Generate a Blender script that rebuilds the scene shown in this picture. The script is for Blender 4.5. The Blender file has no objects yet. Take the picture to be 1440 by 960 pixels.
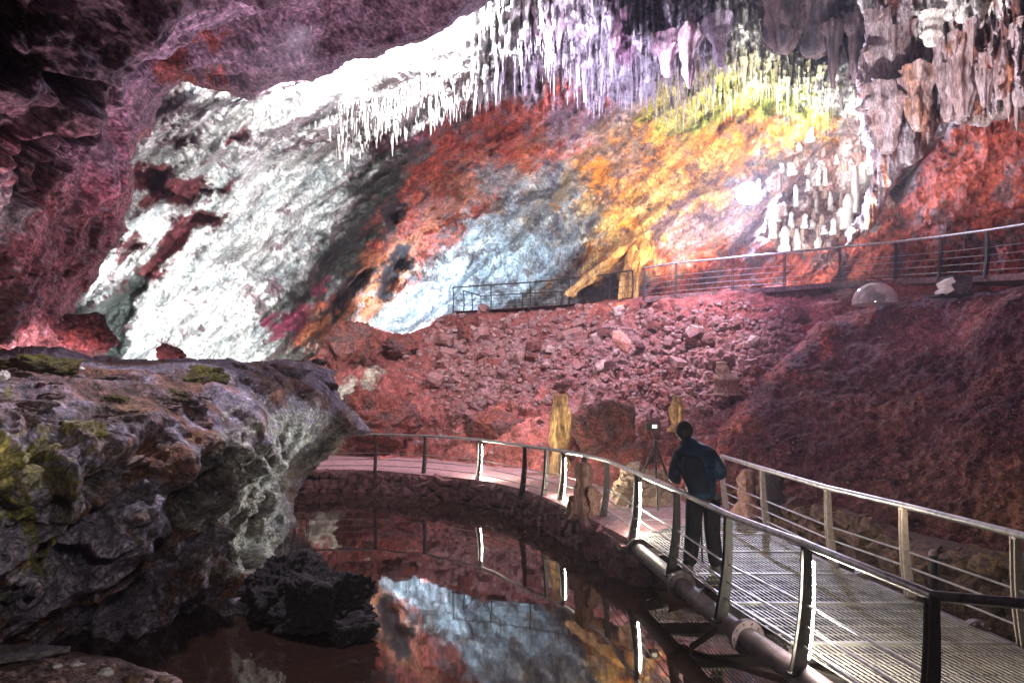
import bpy, math, random
import numpy as np
from mathutils import Vector, Matrix

random.seed(7)
RNG = np.random.RandomState(11)
scene = bpy.context.scene
COL = scene.collection

# ------------------------------------------------------------------ camera
EYE = 2.76            # eye height over the water (z = 0)
HZ = 543.0            # horizon row of the 1440 x 960 picture
F = 960.0             # focal length in those pixels
cam_d = bpy.data.cameras.new('camera')
cam = bpy.data.objects.new('camera', cam_d)
COL.objects.link(cam)
cam.location = (0, 0, EYE)
cam.rotation_euler = (math.radians(90), 0, 0)
cam_d.sensor_width = 36.0
cam_d.lens = 24.0
cam_d.shift_y = (HZ - 480.0) / 1440.0
cam_d.clip_end = 300.0
scene.camera = cam

# ------------------------------------------------------------------ dim ambient fill light and exposure
world = bpy.data.worlds.new('World')
scene.world = world
world.use_nodes = True
world.node_tree.nodes['Background'].inputs[0].default_value = (0.55, 0.42, 0.52, 1)
world.node_tree.nodes['Background'].inputs[1].default_value = 0.025
scene.view_settings.view_transform = 'Standard'
scene.view_settings.look = 'None'
scene.view_settings.exposure = 0.22
scene.view_settings.gamma = 1.0
scene.view_settings.use_curve_mapping = False
scene.cycles.use_denoising = True
scene.cycles.max_bounces = 5
scene.cycles.diffuse_bounces = 3
scene.cycles.glossy_bounces = 4
scene.cycles.sample_clamp_indirect = 4.0


def U(px, py, Y):
    """the point of the place that stands Y metres ahead in the direction of a pixel"""
    return Vector(((px - 720.0) / F * Y, Y, EYE - (py - HZ) / F * Y))


def floor_pt(px, py, z):
    Y = (EYE - z) * F / (py - HZ)
    return U(px, py, Y)


# ------------------------------------------------------------------ lamps and added fill
def lamp(kind, p, target, watts, color, angle=120, blend=0.6, size=0.15):
    ld = bpy.data.lights.new('cave_lamp_or_fill', kind)
    ld.energy = watts
    ld.color = color
    ld.shadow_soft_size = size
    if kind == 'SPOT':
        ld.spot_size = math.radians(angle)
        ld.spot_blend = blend
    ob = bpy.data.objects.new('cave_lamp_or_fill', ld)
    COL.objects.link(ob)
    ob.location = p
    if target is not None:
        ob.rotation_euler = (Vector(target) - Vector(p)).to_track_quat('-Z', 'Y').to_euler()
    return ob


WHITE = (1.0, 0.97, 0.95)
COOL = (0.85, 0.92, 1.0)
BLUE = (0.45, 0.65, 1.0)
WARM = (1.0, 0.72, 0.38)
PINK = (1.0, 0.55, 0.66)
MAG = (0.85, 0.45, 1.0)
#LIGHTS#
# white floods under the left slope, behind the ledge
lamp('SPOT', U(235, 515, 16.8), U(290, 420, 23), 3400, (0.95, 0.99, 1.0), 100)
lamp('SPOT', U(420, 525, 17), U(400, 330, 24), 260, (0.95, 1.0, 1.0), 110)
# behind the edge of the near ceiling, washing the fringe of stalactites
lamp('SPOT', U(400, 115, 16.3), U(400, 200, 21), 2600, WHITE, 150)
lamp('SPOT', U(520, 70, 16.0), U(540, 120, 20), 5200, (0.97, 0.94, 1.0), 150)
lamp('SPOT', U(640, 10, 15.8), U(680, 60, 20), 5200, (0.97, 0.94, 1.0), 150)
# cold flood at the foot of the blue slope
lamp('SPOT', U(560, 482, 29.0), U(690, 330, 31), 2900, (0.55, 0.76, 1.0), 120)
lamp('SPOT', U(590, 455, 28.0), U(560, 440, 31), 1800, (0.72, 0.86, 1.0), 140)
# amber flood behind the arch
lamp('SPOT', U(950, 350, 23.6), U(935, 250, 27.5), 1900, (1.0, 0.7, 0.36), 130)
lamp('SPOT', U(870, 425, 24.0), U(850, 370, 26.5), 70, WARM, 130)
# yellow-white wash on the green stalactites
lamp('SPOT', U(1085, 205, 22.3), U(1090, 90, 24.5), 650, (1.0, 0.98, 0.8), 120)
lamp('SPOT', U(1195, 190, 19.5), U(1195, 100, 23), 1000, WHITE, 110)
# violet wash on the middle ceiling
lamp('SPOT', U(880, 210, 19.0), U(890, 60, 22), 900, (0.84, 0.74, 1.0), 130)
lamp('SPOT', U(800, 60, 17.2), U(800, 100, 21), 300, (0.95, 0.8, 1.0), 150)
# red part of the wall, lit from the path side
lamp('SPOT', U(560, 540, 20.0), U(690, 220, 26), 700, (1.0, 0.82, 0.75), 60)
# lamp among the stalagmites
lamp('SPOT', U(1108, 362, 20.4), U(1125, 320, 23.5), 450, WHITE, 120)
lamp('SPOT', U(1190, 340, 18.8), U(1225, 220, 19.5), 420, WHITE, 120)
# red wall, hanging mass and slopes
lamp('SPOT', U(1250, 390, 12.0), U(1360, 260, 18), 230, (1.0, 0.66, 0.72), 120)
lamp('SPOT', U(1180, 420, 12.5), U(1330, 90, 16), 3400, (1.0, 0.88, 0.9), 70)
lamp('SPOT', U(960, 120, 16.5), U(820, 530, 21.5), 4600, (1.0, 0.84, 0.94), 90)
lamp('SPOT', U(560, 150, 17.0), U(640, 570, 21.5), 1200, (1.0, 0.88, 0.86), 80)
lamp('SPOT', U(1000, 240, 19.0), U(990, 440, 20.5), 850, (0.7, 0.5, 1.0), 100)
# left wall, pink, and near ceiling
lamp('SPOT', U(95, 515, 9.8), U(60, 330, 11), 850, (1.0, 0.55, 0.66), 150)
lamp('SPOT', U(330, 500, 10.5), U(400, 40, 12), 720, (0.95, 0.62, 0.86), 110)
# ledge
lamp('SPOT', U(610, 690, 10.4), U(390, 680, 10.4), 240, (0.92, 0.97, 1.0), 90)
lamp('SPOT', U(430, 30, 8.5), U(200, 590, 7), 1150, (0.95, 0.87, 1.0), 80)
lamp('SPOT', U(420, 420, 2.2), U(100, 720, 6), 200, (1.0, 0.9, 0.82), 80)  # added fill from the camera side, no lamp stands there
# mound on the right
lamp('SPOT', U(900, 120, 9.0), U(1250, 560, 12), 560, (0.92, 0.5, 0.85), 85)
lamp('SPOT', U(1250, 700, 7.0), U(1330, 700, 9), 22, (1.0, 0.8, 0.55), 130)
lamp('SPOT', U(30, 480, 8.0), U(110, 90, 7.5), 130, (1.0, 0.62, 0.74), 110)  # added light lifting the dark upper part of the left wall
lamp('SPOT', U(755, 640, 16.2), U(787, 600, 17.0), 14, (1.0, 0.85, 0.55), 100)
#ENDLIGHTS#


# ------------------------------------------------------------------ numeric noise
PERM = RNG.permutation(256).astype(np.int32)
G3 = np.array([(1, 1, 0), (-1, 1, 0), (1, -1, 0), (-1, -1, 0), (1, 0, 1), (-1, 0, 1), (1, 0, -1), (-1, 0, -1),
               (0, 1, 1), (0, -1, 1), (0, 1, -1), (0, -1, -1), (1, 1, 0), (-1, 1, 0), (0, -1, 1), (0, -1, -1)], np.float32)


def perlin(x, y, z):
    x = np.asarray(x, np.float32); y = np.asarray(y, np.float32); z = np.asarray(z, np.float32)
    xi = np.floor(x).astype(np.int32); yi = np.floor(y).astype(np.int32); zi = np.floor(z).astype(np.int32)
    xf = x - xi; yf = y - yi; zf = z - zi
    fu = xf * xf * xf * (xf * (xf * 6 - 15) + 10)
    fv = yf * yf * yf * (yf * (yf * 6 - 15) + 10)
    fw = zf * zf * zf * (zf * (zf * 6 - 15) + 10)
    out = 0
    for dx in (0, 1):
        a = PERM[(xi + dx) & 255]
        wx = fu if dx else 1 - fu
        for dy in (0, 1):
            b = PERM[(a + yi + dy) & 255]
            wy = wx * (fv if dy else 1 - fv)
            for dz in (0, 1):
                g = G3[PERM[(b + zi + dz) & 255] & 15]
                out = out + wy * (fw if dz else 1 - fw) * (g[..., 0] * (xf - dx) + g[..., 1] * (yf - dy) + g[..., 2] * (zf - dz))
    return out


def fbm(P, f, octv=4, gain=0.5, off=0.0, ridged=False):
    x, y, z = P[..., 0] * f + off, P[..., 1] * f + off * 1.7, P[..., 2] * f - off
    s = 0; a = 1.0
    for o in range(octv):
        n = perlin(x, y, z)
        s = s + a * ((1 - 2 * np.abs(n) * 1.6) if ridged else n)
        a *= gain
        x = x * 2.03 + 17.1; y = y * 2.03 + 5.3; z = z * 2.03 - 9.7
    return s


def worley(P, f):
    x, y, z = P[..., 0] * f, P[..., 1] * f, P[..., 2] * f
    xi = np.floor(x).astype(np.int32); yi = np.floor(y).astype(np.int32); zi = np.floor(z).astype(np.int32)
    d1 = np.full(x.shape, 9.0, np.float32)
    for dx in (-1, 0, 1):
        for dy in (-1, 0, 1):
            for dz in (-1, 0, 1):
                h = PERM[(PERM[(PERM[(xi + dx) & 255] + yi + dy) & 255] + zi + dz) & 255]
                jx = h / 255.0; jy = PERM[(h + 57) & 255] / 255.0; jz = PERM[(h + 131) & 255] / 255.0
                d = (xi + dx + jx - x) ** 2 + (yi + dy + jy - y) ** 2 + (zi + dz + jz - z) ** 2
                d1 = np.minimum(d1, d)
    return np.sqrt(d1)


def smooth(a, b, v):
    t = np.clip((v - a) / (b - a), 0, 1)
    return t * t * (3 - 2 * t)


def sdf(px, py, poly):
    """signed distance to a polygon, positive inside"""
    d = np.full(px.shape, 1e12)
    ins = np.zeros(px.shape, bool)
    n = len(poly)
    for i in range(n):
        ax, ay = poly[i]; bx, by = poly[(i + 1) % n]
        ex, ey = bx - ax, by - ay
        t = np.clip(((px - ax) * ex + (py - ay) * ey) / (ex * ex + ey * ey + 1e-9), 0, 1)
        d = np.minimum(d, (px - ax - t * ex) ** 2 + (py - ay - t * ey) ** 2)
        if ay != by:
            ins ^= ((ay > py) != (by > py)) & (px < (bx - ax) * (py - ay) / (by - ay) + ax)
    d = np.sqrt(d)
    return np.where(ins, d, -d)


class TPS:
    """smooth surface through scattered (px, py, metres) points"""
    def __init__(self, pts, lam=0.02):
        p = np.array(pts, float)
        self.c = p[:, :2] / 500.0
        n = len(p)
        K = self.k(self.c[:, None, :] - self.c[None, :, :]) + lam * np.eye(n) * 0.2
        Pm = np.hstack([np.ones((n, 1)), self.c])
        A = np.vstack([np.hstack([K, Pm]), np.hstack([Pm.T, np.zeros((3, 3))])])
        self.w = np.linalg.solve(A, np.concatenate([p[:, 2], np.zeros(3)]))
        self.lo, self.hi = p[:, 2].min() * 0.7, p[:, 2].max() * 1.25

    @staticmethod
    def k(d):
        r2 = (d ** 2).sum(-1)
        return 0.5 * r2 * np.log(r2 + 1e-9)

    def __call__(self, px, py):
        x = np.asarray(px, float) / 500.0; y = np.asarray(py, float) / 500.0
        n = len(self.c)
        s = self.w[n] + self.w[n + 1] * x + self.w[n + 2] * y
        for i in range(n):
            r2 = (x - self.c[i, 0]) ** 2 + (y - self.c[i, 1]) ** 2
            s = s + self.w[i] * 0.5 * r2 * np.log(r2 + 1e-9)
        return np.clip(s, self.lo, self.hi)


# ------------------------------------------------------------------ mesh helpers
def np_mesh(name, V, Fc, cols=None, smooth_sh=True):
    V = np.asarray(V, np.float32).reshape(-1, 3)
    Fc = np.asarray(Fc, np.int32)
    me = bpy.data.meshes.new(name)
    k = Fc.shape[1]
    me.vertices.add(len(V)); me.vertices.foreach_set('co', V.ravel())
    me.loops.add(Fc.size); me.loops.foreach_set('vertex_index', Fc.ravel())
    me.polygons.add(len(Fc))
    me.polygons.foreach_set('loop_start', np.arange(0, Fc.size, k, dtype=np.int32))
    me.polygons.foreach_set('use_smooth', np.full(len(Fc), smooth_sh))
    me.update(calc_edges=True)
    if cols is not None:
        at = me.color_attributes.new('Col', 'FLOAT_COLOR', 'POINT')
        c4 = np.ones((len(V), 4), np.float32); c4[:, :3] = cols
        at.data.foreach_set('color', c4.ravel())
    return me


class MB:
    """collects boxes, tubes and prisms for one mesh"""
    def __init__(self):
        self.v = []; self.f = []

    def add(self, vs, fs):
        o = len(self.v)
        self.v.extend([tuple(v) for v in vs])
        self.f.extend([tuple(i + o for i in f) for f in fs])

    def box(self, c, s, ax=None):
        c = Vector(c)
        X, Y, Z = ax if ax else (Vector((1, 0, 0)), Vector((0, 1, 0)), Vector((0, 0, 1)))
        vs = [c + X * (sx * s[0] / 2) + Y * (sy * s[1] / 2) + Z * (sz * s[2] / 2)
              for sz in (-1, 1) for sy in (-1, 1) for sx in (-1, 1)]
        self.add(vs, [(0, 2, 3, 1), (4, 5, 7, 6), (0, 1, 5, 4), (2, 6, 7, 3), (0, 4, 6, 2), (1, 3, 7, 5)])

    def bar(self, a, b, w, h, up=(0, 0, 1)):
        a, b = Vector(a), Vector(b)
        Y = (b - a).normalized()
        X = Y.cross(Vector(up)).normalized(); Z = X.cross(Y)
        self.box((a + b) / 2, (w, (b - a).length, h), (X, Y, Z))

    def tube(self, pts, r, n=10, caps=True):
        pts = [Vector(p) for p in pts]
        rs = r if isinstance(r, (list, tuple)) else [r] * len(pts)
        T = []
        for i in range(len(pts)):
            d = pts[min(i + 1, len(pts) - 1)] - pts[max(i - 1, 0)]
            T.append(d.normalized())
        ref = Vector((0, 0, 1)) if abs(T[0].z) < 0.9 else Vector((1, 0, 0))
        X = T[0].cross(ref).normalized()
        vs = []
        for p, t, rr in zip(pts, T, rs):
            X = (X - t * X.dot(t)).normalized()
            Yv = t.cross(X)
            for k in range(n):
                a = 2 * math.pi * k / n
                vs.append(p + (X * math.cos(a) + Yv * math.sin(a)) * rr)
        fs = []
        for i in range(len(pts) - 1):
            for k in range(n):
                k2 = (k + 1) % n
                fs.append((i * n + k, i * n + k2, (i + 1) * n + k2, (i + 1) * n + k))
        if caps:
            fs.append(tuple(range(n - 1, -1, -1)))
            fs.append(tuple((len(pts) - 1) * n + k for k in range(n)))
        self.add(vs, fs)

    def loft(self, rings, cap=True):
        n = len(rings[0]); vs = [p for r in rings for p in r]; fs = []
        for i in range(len(rings) - 1):
            for k in range(n):
                k2 = (k + 1) % n
                fs.append((i * n + k, i * n + k2, (i + 1) * n + k2, (i + 1) * n + k))
        if cap:
            fs.append(tuple(range(n - 1, -1, -1))); fs.append(tuple((len(rings) - 1) * n + k for k in range(n)))
        self.add(vs, fs)

    def mesh(self, name, base=(0, 0, 0), sm=False):
        b = Vector(base)
        me = bpy.data.meshes.new(name)
        me.from_pydata([Vector(v) - b for v in self.v], [], self.f)
        me.update()
        if sm:
            me.polygons.foreach_set('use_smooth', [True] * len(me.polygons))
            try:
                me.set_sharp_from_angle(angle=math.radians(45))
            except Exception:
                pass
        return me

    def build(self, name, mat, parent=None, sm=False, base=None):
        b = parent.location if parent is not None and base is None else (base or (0, 0, 0))
        return link(name, self.mesh(name, b, sm), mat, parent, loc=(0, 0, 0) if parent is not None else b)


def link(name, me, mat=None, parent=None, loc=(0, 0, 0), rot=(0, 0, 0), scale=None):
    ob = bpy.data.objects.new(name, me)
    COL.objects.link(ob)
    ob.location = loc; ob.rotation_euler = rot
    if scale is not None:
        ob.scale = scale
    if mat is not None and me is not None and len(me.materials) == 0:
        me.materials.append(mat)
    if parent is not None:
        ob.parent = parent
    return ob


def tag(o, label=None, cat=None, group=None, kind=None):
    if label: o['label'] = label
    if cat: o['category'] = cat
    if group: o['group'] = group
    if kind: o['kind'] = kind
    return o


def thing(name, label, cat, loc=(0, 0, 0), group=None):
    o = bpy.data.objects.new(name, None)
    COL.objects.link(o)
    o.location = loc
    o.empty_display_size = 0.2
    return tag(o, label, cat, group)


# ------------------------------------------------------------------ materials
def new_mat(name):
    m = bpy.data.materials.new(name)
    m.use_nodes = True
    nt = m.node_tree
    return m, nt, nt.nodes['Principled BSDF']


def rock_mat(name, rough=0.85, scale=6.0, bump=0.5, dist=0.06, var=0.5, color=None, stretch=(1, 1, 1), spec=0.3, fine=4.0, mottle=None, grain=0.45, pits=0.5):
    """mineral colour and any painted light from the surface's own attribute (or one colour), broken up by grain, with fine relief"""
    m, nt, b = new_mat(name)
    N, L = nt.nodes, nt.links
    tc = N.new('ShaderNodeTexCoord')
    mp = N.new('ShaderNodeMapping'); mp.inputs['Scale'].default_value = stretch
    L.new(tc.outputs['Object'], mp.inputs['Vector'])
    n1 = N.new('ShaderNodeTexNoise'); n1.inputs['Scale'].default_value = scale; n1.inputs['Detail'].default_value = 8; n1.inputs['Roughness'].default_value = 0.65
    n2 = N.new('ShaderNodeTexNoise'); n2.inputs['Scale'].default_value = scale * fine; n2.inputs['Detail'].default_value = 4
    L.new(mp.outputs['Vector'], n1.inputs['Vector']); L.new(mp.outputs['Vector'], n2.inputs['Vector'])
    mr = N.new('ShaderNodeMapRange'); mr.inputs[1].default_value = 0.3; mr.inputs[2].default_value = 0.7
    mr.inputs[3].default_value = 1 - var; mr.inputs[4].default_value = 1 + var * 0.6
    L.new(n1.outputs['Fac'], mr.inputs[0])
    mul = N.new('ShaderNodeVectorMath'); mul.operation = 'SCALE'
    if color is None:
        at = N.new('ShaderNodeAttribute'); at.attribute_name = 'Col'
        src = at.outputs['Color']
    else:
        rgb = N.new('ShaderNodeRGB'); rgb.outputs[0].default_value = (*color, 1)
        src = rgb.outputs[0]
        if mottle is not None:
            mx = N.new('ShaderNodeMix'); mx.data_type = 'RGBA'
            n3 = N.new('ShaderNodeTexNoise'); n3.inputs['Scale'].default_value = scale * 0.5; n3.inputs['Detail'].default_value = 5
            r3 = N.new('ShaderNodeMapRange'); r3.inputs[1].default_value = 0.42; r3.inputs[2].default_value = 0.6
            oi = N.new('ShaderNodeObjectInfo')
            ad = N.new('ShaderNodeVectorMath'); ad.operation = 'ADD'
            sc = N.new('ShaderNodeVectorMath'); sc.operation = 'SCALE'; sc.inputs[3].default_value = 9.0
            L.new(oi.outputs['Location'], sc.inputs[0])
            L.new(mp.outputs['Vector'], ad.inputs[0]); L.new(sc.outputs[0], ad.inputs[1])
            L.new(ad.outputs[0], n3.inputs['Vector']); L.new(n3.outputs['Fac'], r3.inputs[0])
            L.new(r3.outputs[0], mx.inputs[0]); L.new(src, mx.inputs[6]); mx.inputs[7].default_value = (*mottle, 1)
            src = mx.outputs[2]
    vo = N.new('ShaderNodeTexVoronoi'); vo.inputs['Scale'].default_value = scale * 1.8
    wv = N.new('ShaderNodeVectorMath'); wv.operation = 'MULTIPLY_ADD'; wv.inputs[1].default_value = (0.25, 0.25, 0.25)
    L.new(n1.outputs['Color'], wv.inputs[0]); L.new(mp.outputs['Vector'], wv.inputs[2]); L.new(wv.outputs[0], vo.inputs['Vector'])
    mg = N.new('ShaderNodeMapRange'); mg.inputs[1].default_value = 0.32; mg.inputs[2].default_value = 0.66
    mg.inputs[3].default_value = 1 - grain; mg.inputs[4].default_value = 1 + grain
    L.new(n2.outputs['Fac'], mg.inputs[0])
    mm = N.new('ShaderNodeMath'); mm.operation = 'MULTIPLY'
    L.new(mr.outputs[0], mm.inputs[0]); L.new(mg.outputs[0], mm.inputs[1])
    L.new(src, mul.inputs[0]); L.new(mm.outputs[0], mul.inputs[3])
    L.new(mul.outputs[0], b.inputs['Base Color'])
    b.inputs['Roughness'].default_value = rough
    b.inputs['Specular IOR Level'].default_value = spec
    h = N.new('ShaderNodeMath'); h.operation = 'MULTIPLY_ADD'; h.inputs[1].default_value = 0.35
    L.new(n2.outputs['Fac'], h.inputs[0]); L.new(n1.outputs['Fac'], h.inputs[2])
    h2 = N.new('ShaderNodeMath'); h2.operation = 'MULTIPLY_ADD'; h2.inputs[1].default_value = -pits
    L.new(vo.outputs['Distance'], h2.inputs[0]); L.new(h.outputs[0], h2.inputs[2])
    h = h2
    bp = N.new('ShaderNodeBump'); bp.inputs['Strength'].default_value = bump; bp.inputs['Distance'].default_value = dist
    L.new(h.outputs[0], bp.inputs['Height']); L.new(bp.outputs['Normal'], b.inputs['Normal'])
    return m


def metal_mat(name, color, rough=0.4, metallic=0.9, wear=None, scale=25):
    m, nt, b = new_mat(name)
    N, L = nt.nodes, nt.links
    tc = N.new('ShaderNodeTexCoord')
    n1 = N.new('ShaderNodeTexNoise'); n1.inputs['Scale'].default_value = scale; n1.inputs['Detail'].default_value = 6
    L.new(tc.outputs['Object'], n1.inputs['Vector'])
    mx = N.new('ShaderNodeMix'); mx.data_type = 'RGBA'
    r = N.new('ShaderNodeMapRange'); r.inputs[1].default_value = 0.45; r.inputs[2].default_value = 0.68
    L.new(n1.outputs['Fac'], r.inputs[0]); L.new(r.outputs[0], mx.inputs[0])
    mx.inputs[6].default_value = (*color, 1)
    w = wear or tuple(c * 0.6 for c in color)
    mx.inputs[7].default_value = (*w, 1)
    L.new(mx.outputs[2], b.inputs['Base Color'])
    r2 = N.new('ShaderNodeMapRange'); r2.inputs[3].default_value = rough - 0.1; r2.inputs[4].default_value = rough + 0.2
    L.new(n1.outputs['Fac'], r2.inputs[0]); L.new(r2.outputs[0], b.inputs['Roughness'])
    b.inputs['Metallic'].default_value = metallic
    return m


def glow_mat(name, color, strength):
    m, nt, b = new_mat(name)
    b.inputs['Base Color'].default_value = (*color, 1)
    b.inputs['Emission Color'].default_value = (*color, 1)
    b.inputs['Emission Strength'].default_value = strength
    return m


M_far = rock_mat('flowstone', 0.55, 2.6, 0.8, 0.2, 0.4, stretch=(1, 1, 0.7))
M_near = rock_mat('ceiling_rock', 0.8, 4.0, 0.9, 0.12, 0.5)
M_slope = rock_mat('red_earth', 0.95, 5.0, 0.6, 0.08, 0.45)
M_mound = rock_mat('dark_scoria', 0.95, 9.0, 0.8, 0.06, 0.6)
M_ledge = rock_mat('ledge_rock', 0.75, 7.0, 0.9, 0.07, 0.6, spec=0.45)
M_path = rock_mat('path_concrete', 0.8, 6.0, 0.3, 0.02, 0.3, color=(0.4, 0.23, 0.25), mottle=(0.32, 0.17, 0.18))
M_stone = rock_mat('wall_stone', 0.85, 9.0, 0.6, 0.03, 0.5, color=(0.24, 0.1, 0.11), mottle=(0.13, 0.07, 0.08))
M_ystone = rock_mat('ochre_stone', 0.85, 9.0, 0.6, 0.03, 0.5, color=(0.17, 0.105, 0.065), mottle=(0.06, 0.04, 0.04))
M_rubble = rock_mat('red_stone', 0.9, 7.0, 0.6, 0.04, 0.4, color=(0.33, 0.15, 0.14), mottle=(0.26, 0.17, 0.18))
M_boulder = rock_mat('red_boulder', 0.95, 5.0, 0.9, 0.1, 0.6, color=(0.25, 0.075, 0.06), mottle=(0.15, 0.075, 0.075))
M_calc = rock_mat('white_calcite', 0.55, 8.0, 0.4, 0.03, 0.25, color=(0.78, 0.76, 0.72), stretch=(1, 1, 0.3), spec=0.5)
M_violet = rock_mat('violet_lit_calcite', 0.55, 8.0, 0.4, 0.03, 0.35, color=(0.5, 0.3, 0.4), stretch=(1, 1, 0.2), mottle=(0.66, 0.55, 0.6))  # purple of the ceiling lamps put into the calcite colour
M_amber = rock_mat('amber_calcite', 0.5, 5.0, 0.8, 0.08, 0.5, color=(0.62, 0.4, 0.16), stretch=(1, 1, 0.3), mottle=(0.3, 0.16, 0.07), spec=0.5)
M_green = rock_mat('green_lit_calcite', 0.6, 8.0, 0.4, 0.03, 0.3, color=(0.62, 0.62, 0.34), stretch=(1, 1, 0.3), mottle=(0.74, 0.72, 0.55))  # yellow-green lamp light put into the calcite colour
M_brown = rock_mat('brown_calcite', 0.7, 8.0, 0.5, 0.03, 0.4, color=(0.26, 0.15, 0.12), stretch=(1, 1, 0.3))
M_moss = rock_mat('moss', 0.95, 12.0, 0.8, 0.03, 0.5, color=(0.12, 0.11, 0.03), mottle=(0.07, 0.055, 0.03))
M_wet = rock_mat('wet_dark_rock', 0.6, 9.0, 0.9, 0.06, 0.6, color=(0.03, 0.024, 0.026), spec=0.35)
M_pebble = rock_mat('pale_pebble', 0.7, 10.0, 0.3, 0.02, 0.3, color=(0.62, 0.6, 0.55))
M_steel = metal_mat('stainless_steel', (0.55, 0.54, 0.56), 0.32, 0.95, scale=14)
M_dsteel = metal_mat('dark_steel', (0.022, 0.02, 0.022), 0.5, 0.2, wear=(0.04, 0.033, 0.03))
M_psteel = metal_mat('pale_painted_steel', (0.36, 0.31, 0.3), 0.5, 0.3, wear=(0.26, 0.2, 0.18))
M_pipe = metal_mat('painted_pipe', (0.15, 0.11, 0.13), 0.45, 0.15, wear=(0.08, 0.06, 0.06), scale=9)
M_lstone = rock_mat('lit_stone', 0.85, 9.0, 0.6, 0.03, 0.5, color=(0.52, 0.4, 0.27), mottle=(0.3, 0.22, 0.17))  # lit version of the ochre stone, brightness put into the colour
M_grate = metal_mat('galvanised_grating', (0.42, 0.41, 0.38), 0.4, 0.7, wear=(0.2, 0.2, 0.2), scale=6)
M_led = glow_mat('led_light', (1.0, 0.9, 0.72), 430.0)
M_black = metal_mat('black_plastic', (0.012, 0.012, 0.014), 0.4, 0.0)

# ------------------------------------------------------------------ the rock surfaces
LAYERS = {}


class Layer:
    def __init__(self, ctrl, disp, poly=None, edge=14, back=2.0, warp=5.0, seed=0.0, nrm=0.0):
        self.nrm = nrm
        self.t = TPS(ctrl); self.disp = disp; self.poly = poly
        self.edge = edge; self.back = back; self.warp = warp; self.seed = seed

    def sd(self, px, py):
        if self.poly is None:
            return np.full(np.shape(px), 1e3)
        Q = np.stack([px / 60.0, py / 60.0, np.full(px.shape, self.seed)], -1)
        w = fbm(Q, 1.0, 4, 0.6, self.seed) * self.warp * 2.2
        return sdf(px + w, py + w * 0.6, self.poly) + fbm(Q, 5.0, 2, 0.5, 3.1) * self.warp * 0.4

    def at(self, px, py):
        px = np.asarray(px, float); py = np.asarray(py, float)
        Y = self.t(px, py)
        sd = self.sd(px, py)
        P = np.stack([(px - 720) / F * Y, Y, EYE - (py - HZ) / F * Y], -1)
        d = self.disp(P, px, py)
        if self.nrm == 0.0:
            Y = Y + d
        if self.poly is not None:
            t = np.clip(sd / self.edge, 0, 1)
            Y = Y + self.back * (1 - np.sqrt(np.clip(1 - (1 - t) ** 2, 0, 1)))
        P = np.stack([(px - 720) / F * Y, Y, EYE - (py - HZ) / F * Y], -1)
        if self.nrm > 0.0:
            def un(x, y):
                w = self.t(x, y)
                return np.stack([(x - 720) / F * w, w, EYE - (y - HZ) / F * w], -1)
            n = np.cross(un(px + 3, py) - un(px - 3, py), un(px, py + 3) - un(px, py - 3))
            ray = P - np.array((0, 0, EYE)); ray /= np.linalg.norm(ray, axis=-1, keepdims=True)
            n /= np.linalg.norm(n, axis=-1, keepdims=True) + 1e-9
            n = n * np.sign((n * ray).sum(-1, keepdims=True))
            fade = np.clip(sd / (self.edge * 1.5), 0, 1) if self.poly is not None else np.ones_like(d)
            k = self.nrm * fade[..., None]
            dirn = n * k + ray * (1 - k)
            P = P + dirn * d[..., None]
        return P, sd

    def point(self, px, py):
        P, _ = self.at(np.array([px]), np.array([py]))
        return Vector(P[0])


def grid_layer(name, lay, xs, ys, colour, mat):
    gx, gy = np.meshgrid(xs, ys)
    P, sd = lay.at(gx, gy)
    h, w = gx.shape
    idx = np.arange(h * w).reshape(h, w)
    ok = sd > -0.5
    q = ok[:-1, :-1] & ok[:-1, 1:] & ok[1:, :-1] & ok[1:, 1:]
    Fc = np.stack([idx[:-1, :-1][q], idx[1:, :-1][q], idx[1:, 1:][q], idx[:-1, 1:][q]], -1)
    used = np.zeros(h * w, bool); used[Fc.ravel()] = True
    remap = np.cumsum(used) - 1
    V = P.reshape(-1, 3)[used]
    C = colour(P, gx, gy).reshape(-1, 3)[used]
    me = np_mesh(name, V, remap[Fc], np.clip(C, 0.004, 0.9))
    ob = link(name, me, mat)
    tag(ob, kind='structure')
    LAYERS[name] = lay
    return ob


def paint(C, px, py, poly, col, feather=12, warp=14, seed=0.0, amt=1.0, ext=0.0):
    """lay one colour over a patch of rock with a ragged border"""
    Q = np.stack([px / 45.0, py / 45.0, np.full(px.shape, seed + 2.0)], -1)
    w = fbm(Q, 1.0, 6, 0.74, seed) * warp * 2.6
    m = smooth(-feather, feather, sdf(px, py, poly) + w + ext) * amt
    return C * (1 - m[..., None]) + np.array(col) * m[..., None]


def frame_axis(a, b, step, lo, hi):
    """dense inside the picture, coarse beyond it"""
    core = np.arange(a, b + step, step)
    left = []; x = a; s = step
    while x > lo:
        s *= 1.25; x -= s; left.append(x)
    right = []; x = core[-1]; s = step
    while x < hi:
        s *= 1.25; x += s; right.append(x)
    return np.array(left[::-1] + list(core) + right)


def diag(P, px, py):
    """coordinates along and across the diagonal strata of the far wall"""
    u = (px * 0.74 - py * 0.67) / 100.0
    v = (px * 0.67 + py * 0.74) / 100.0
    return u, v


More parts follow.
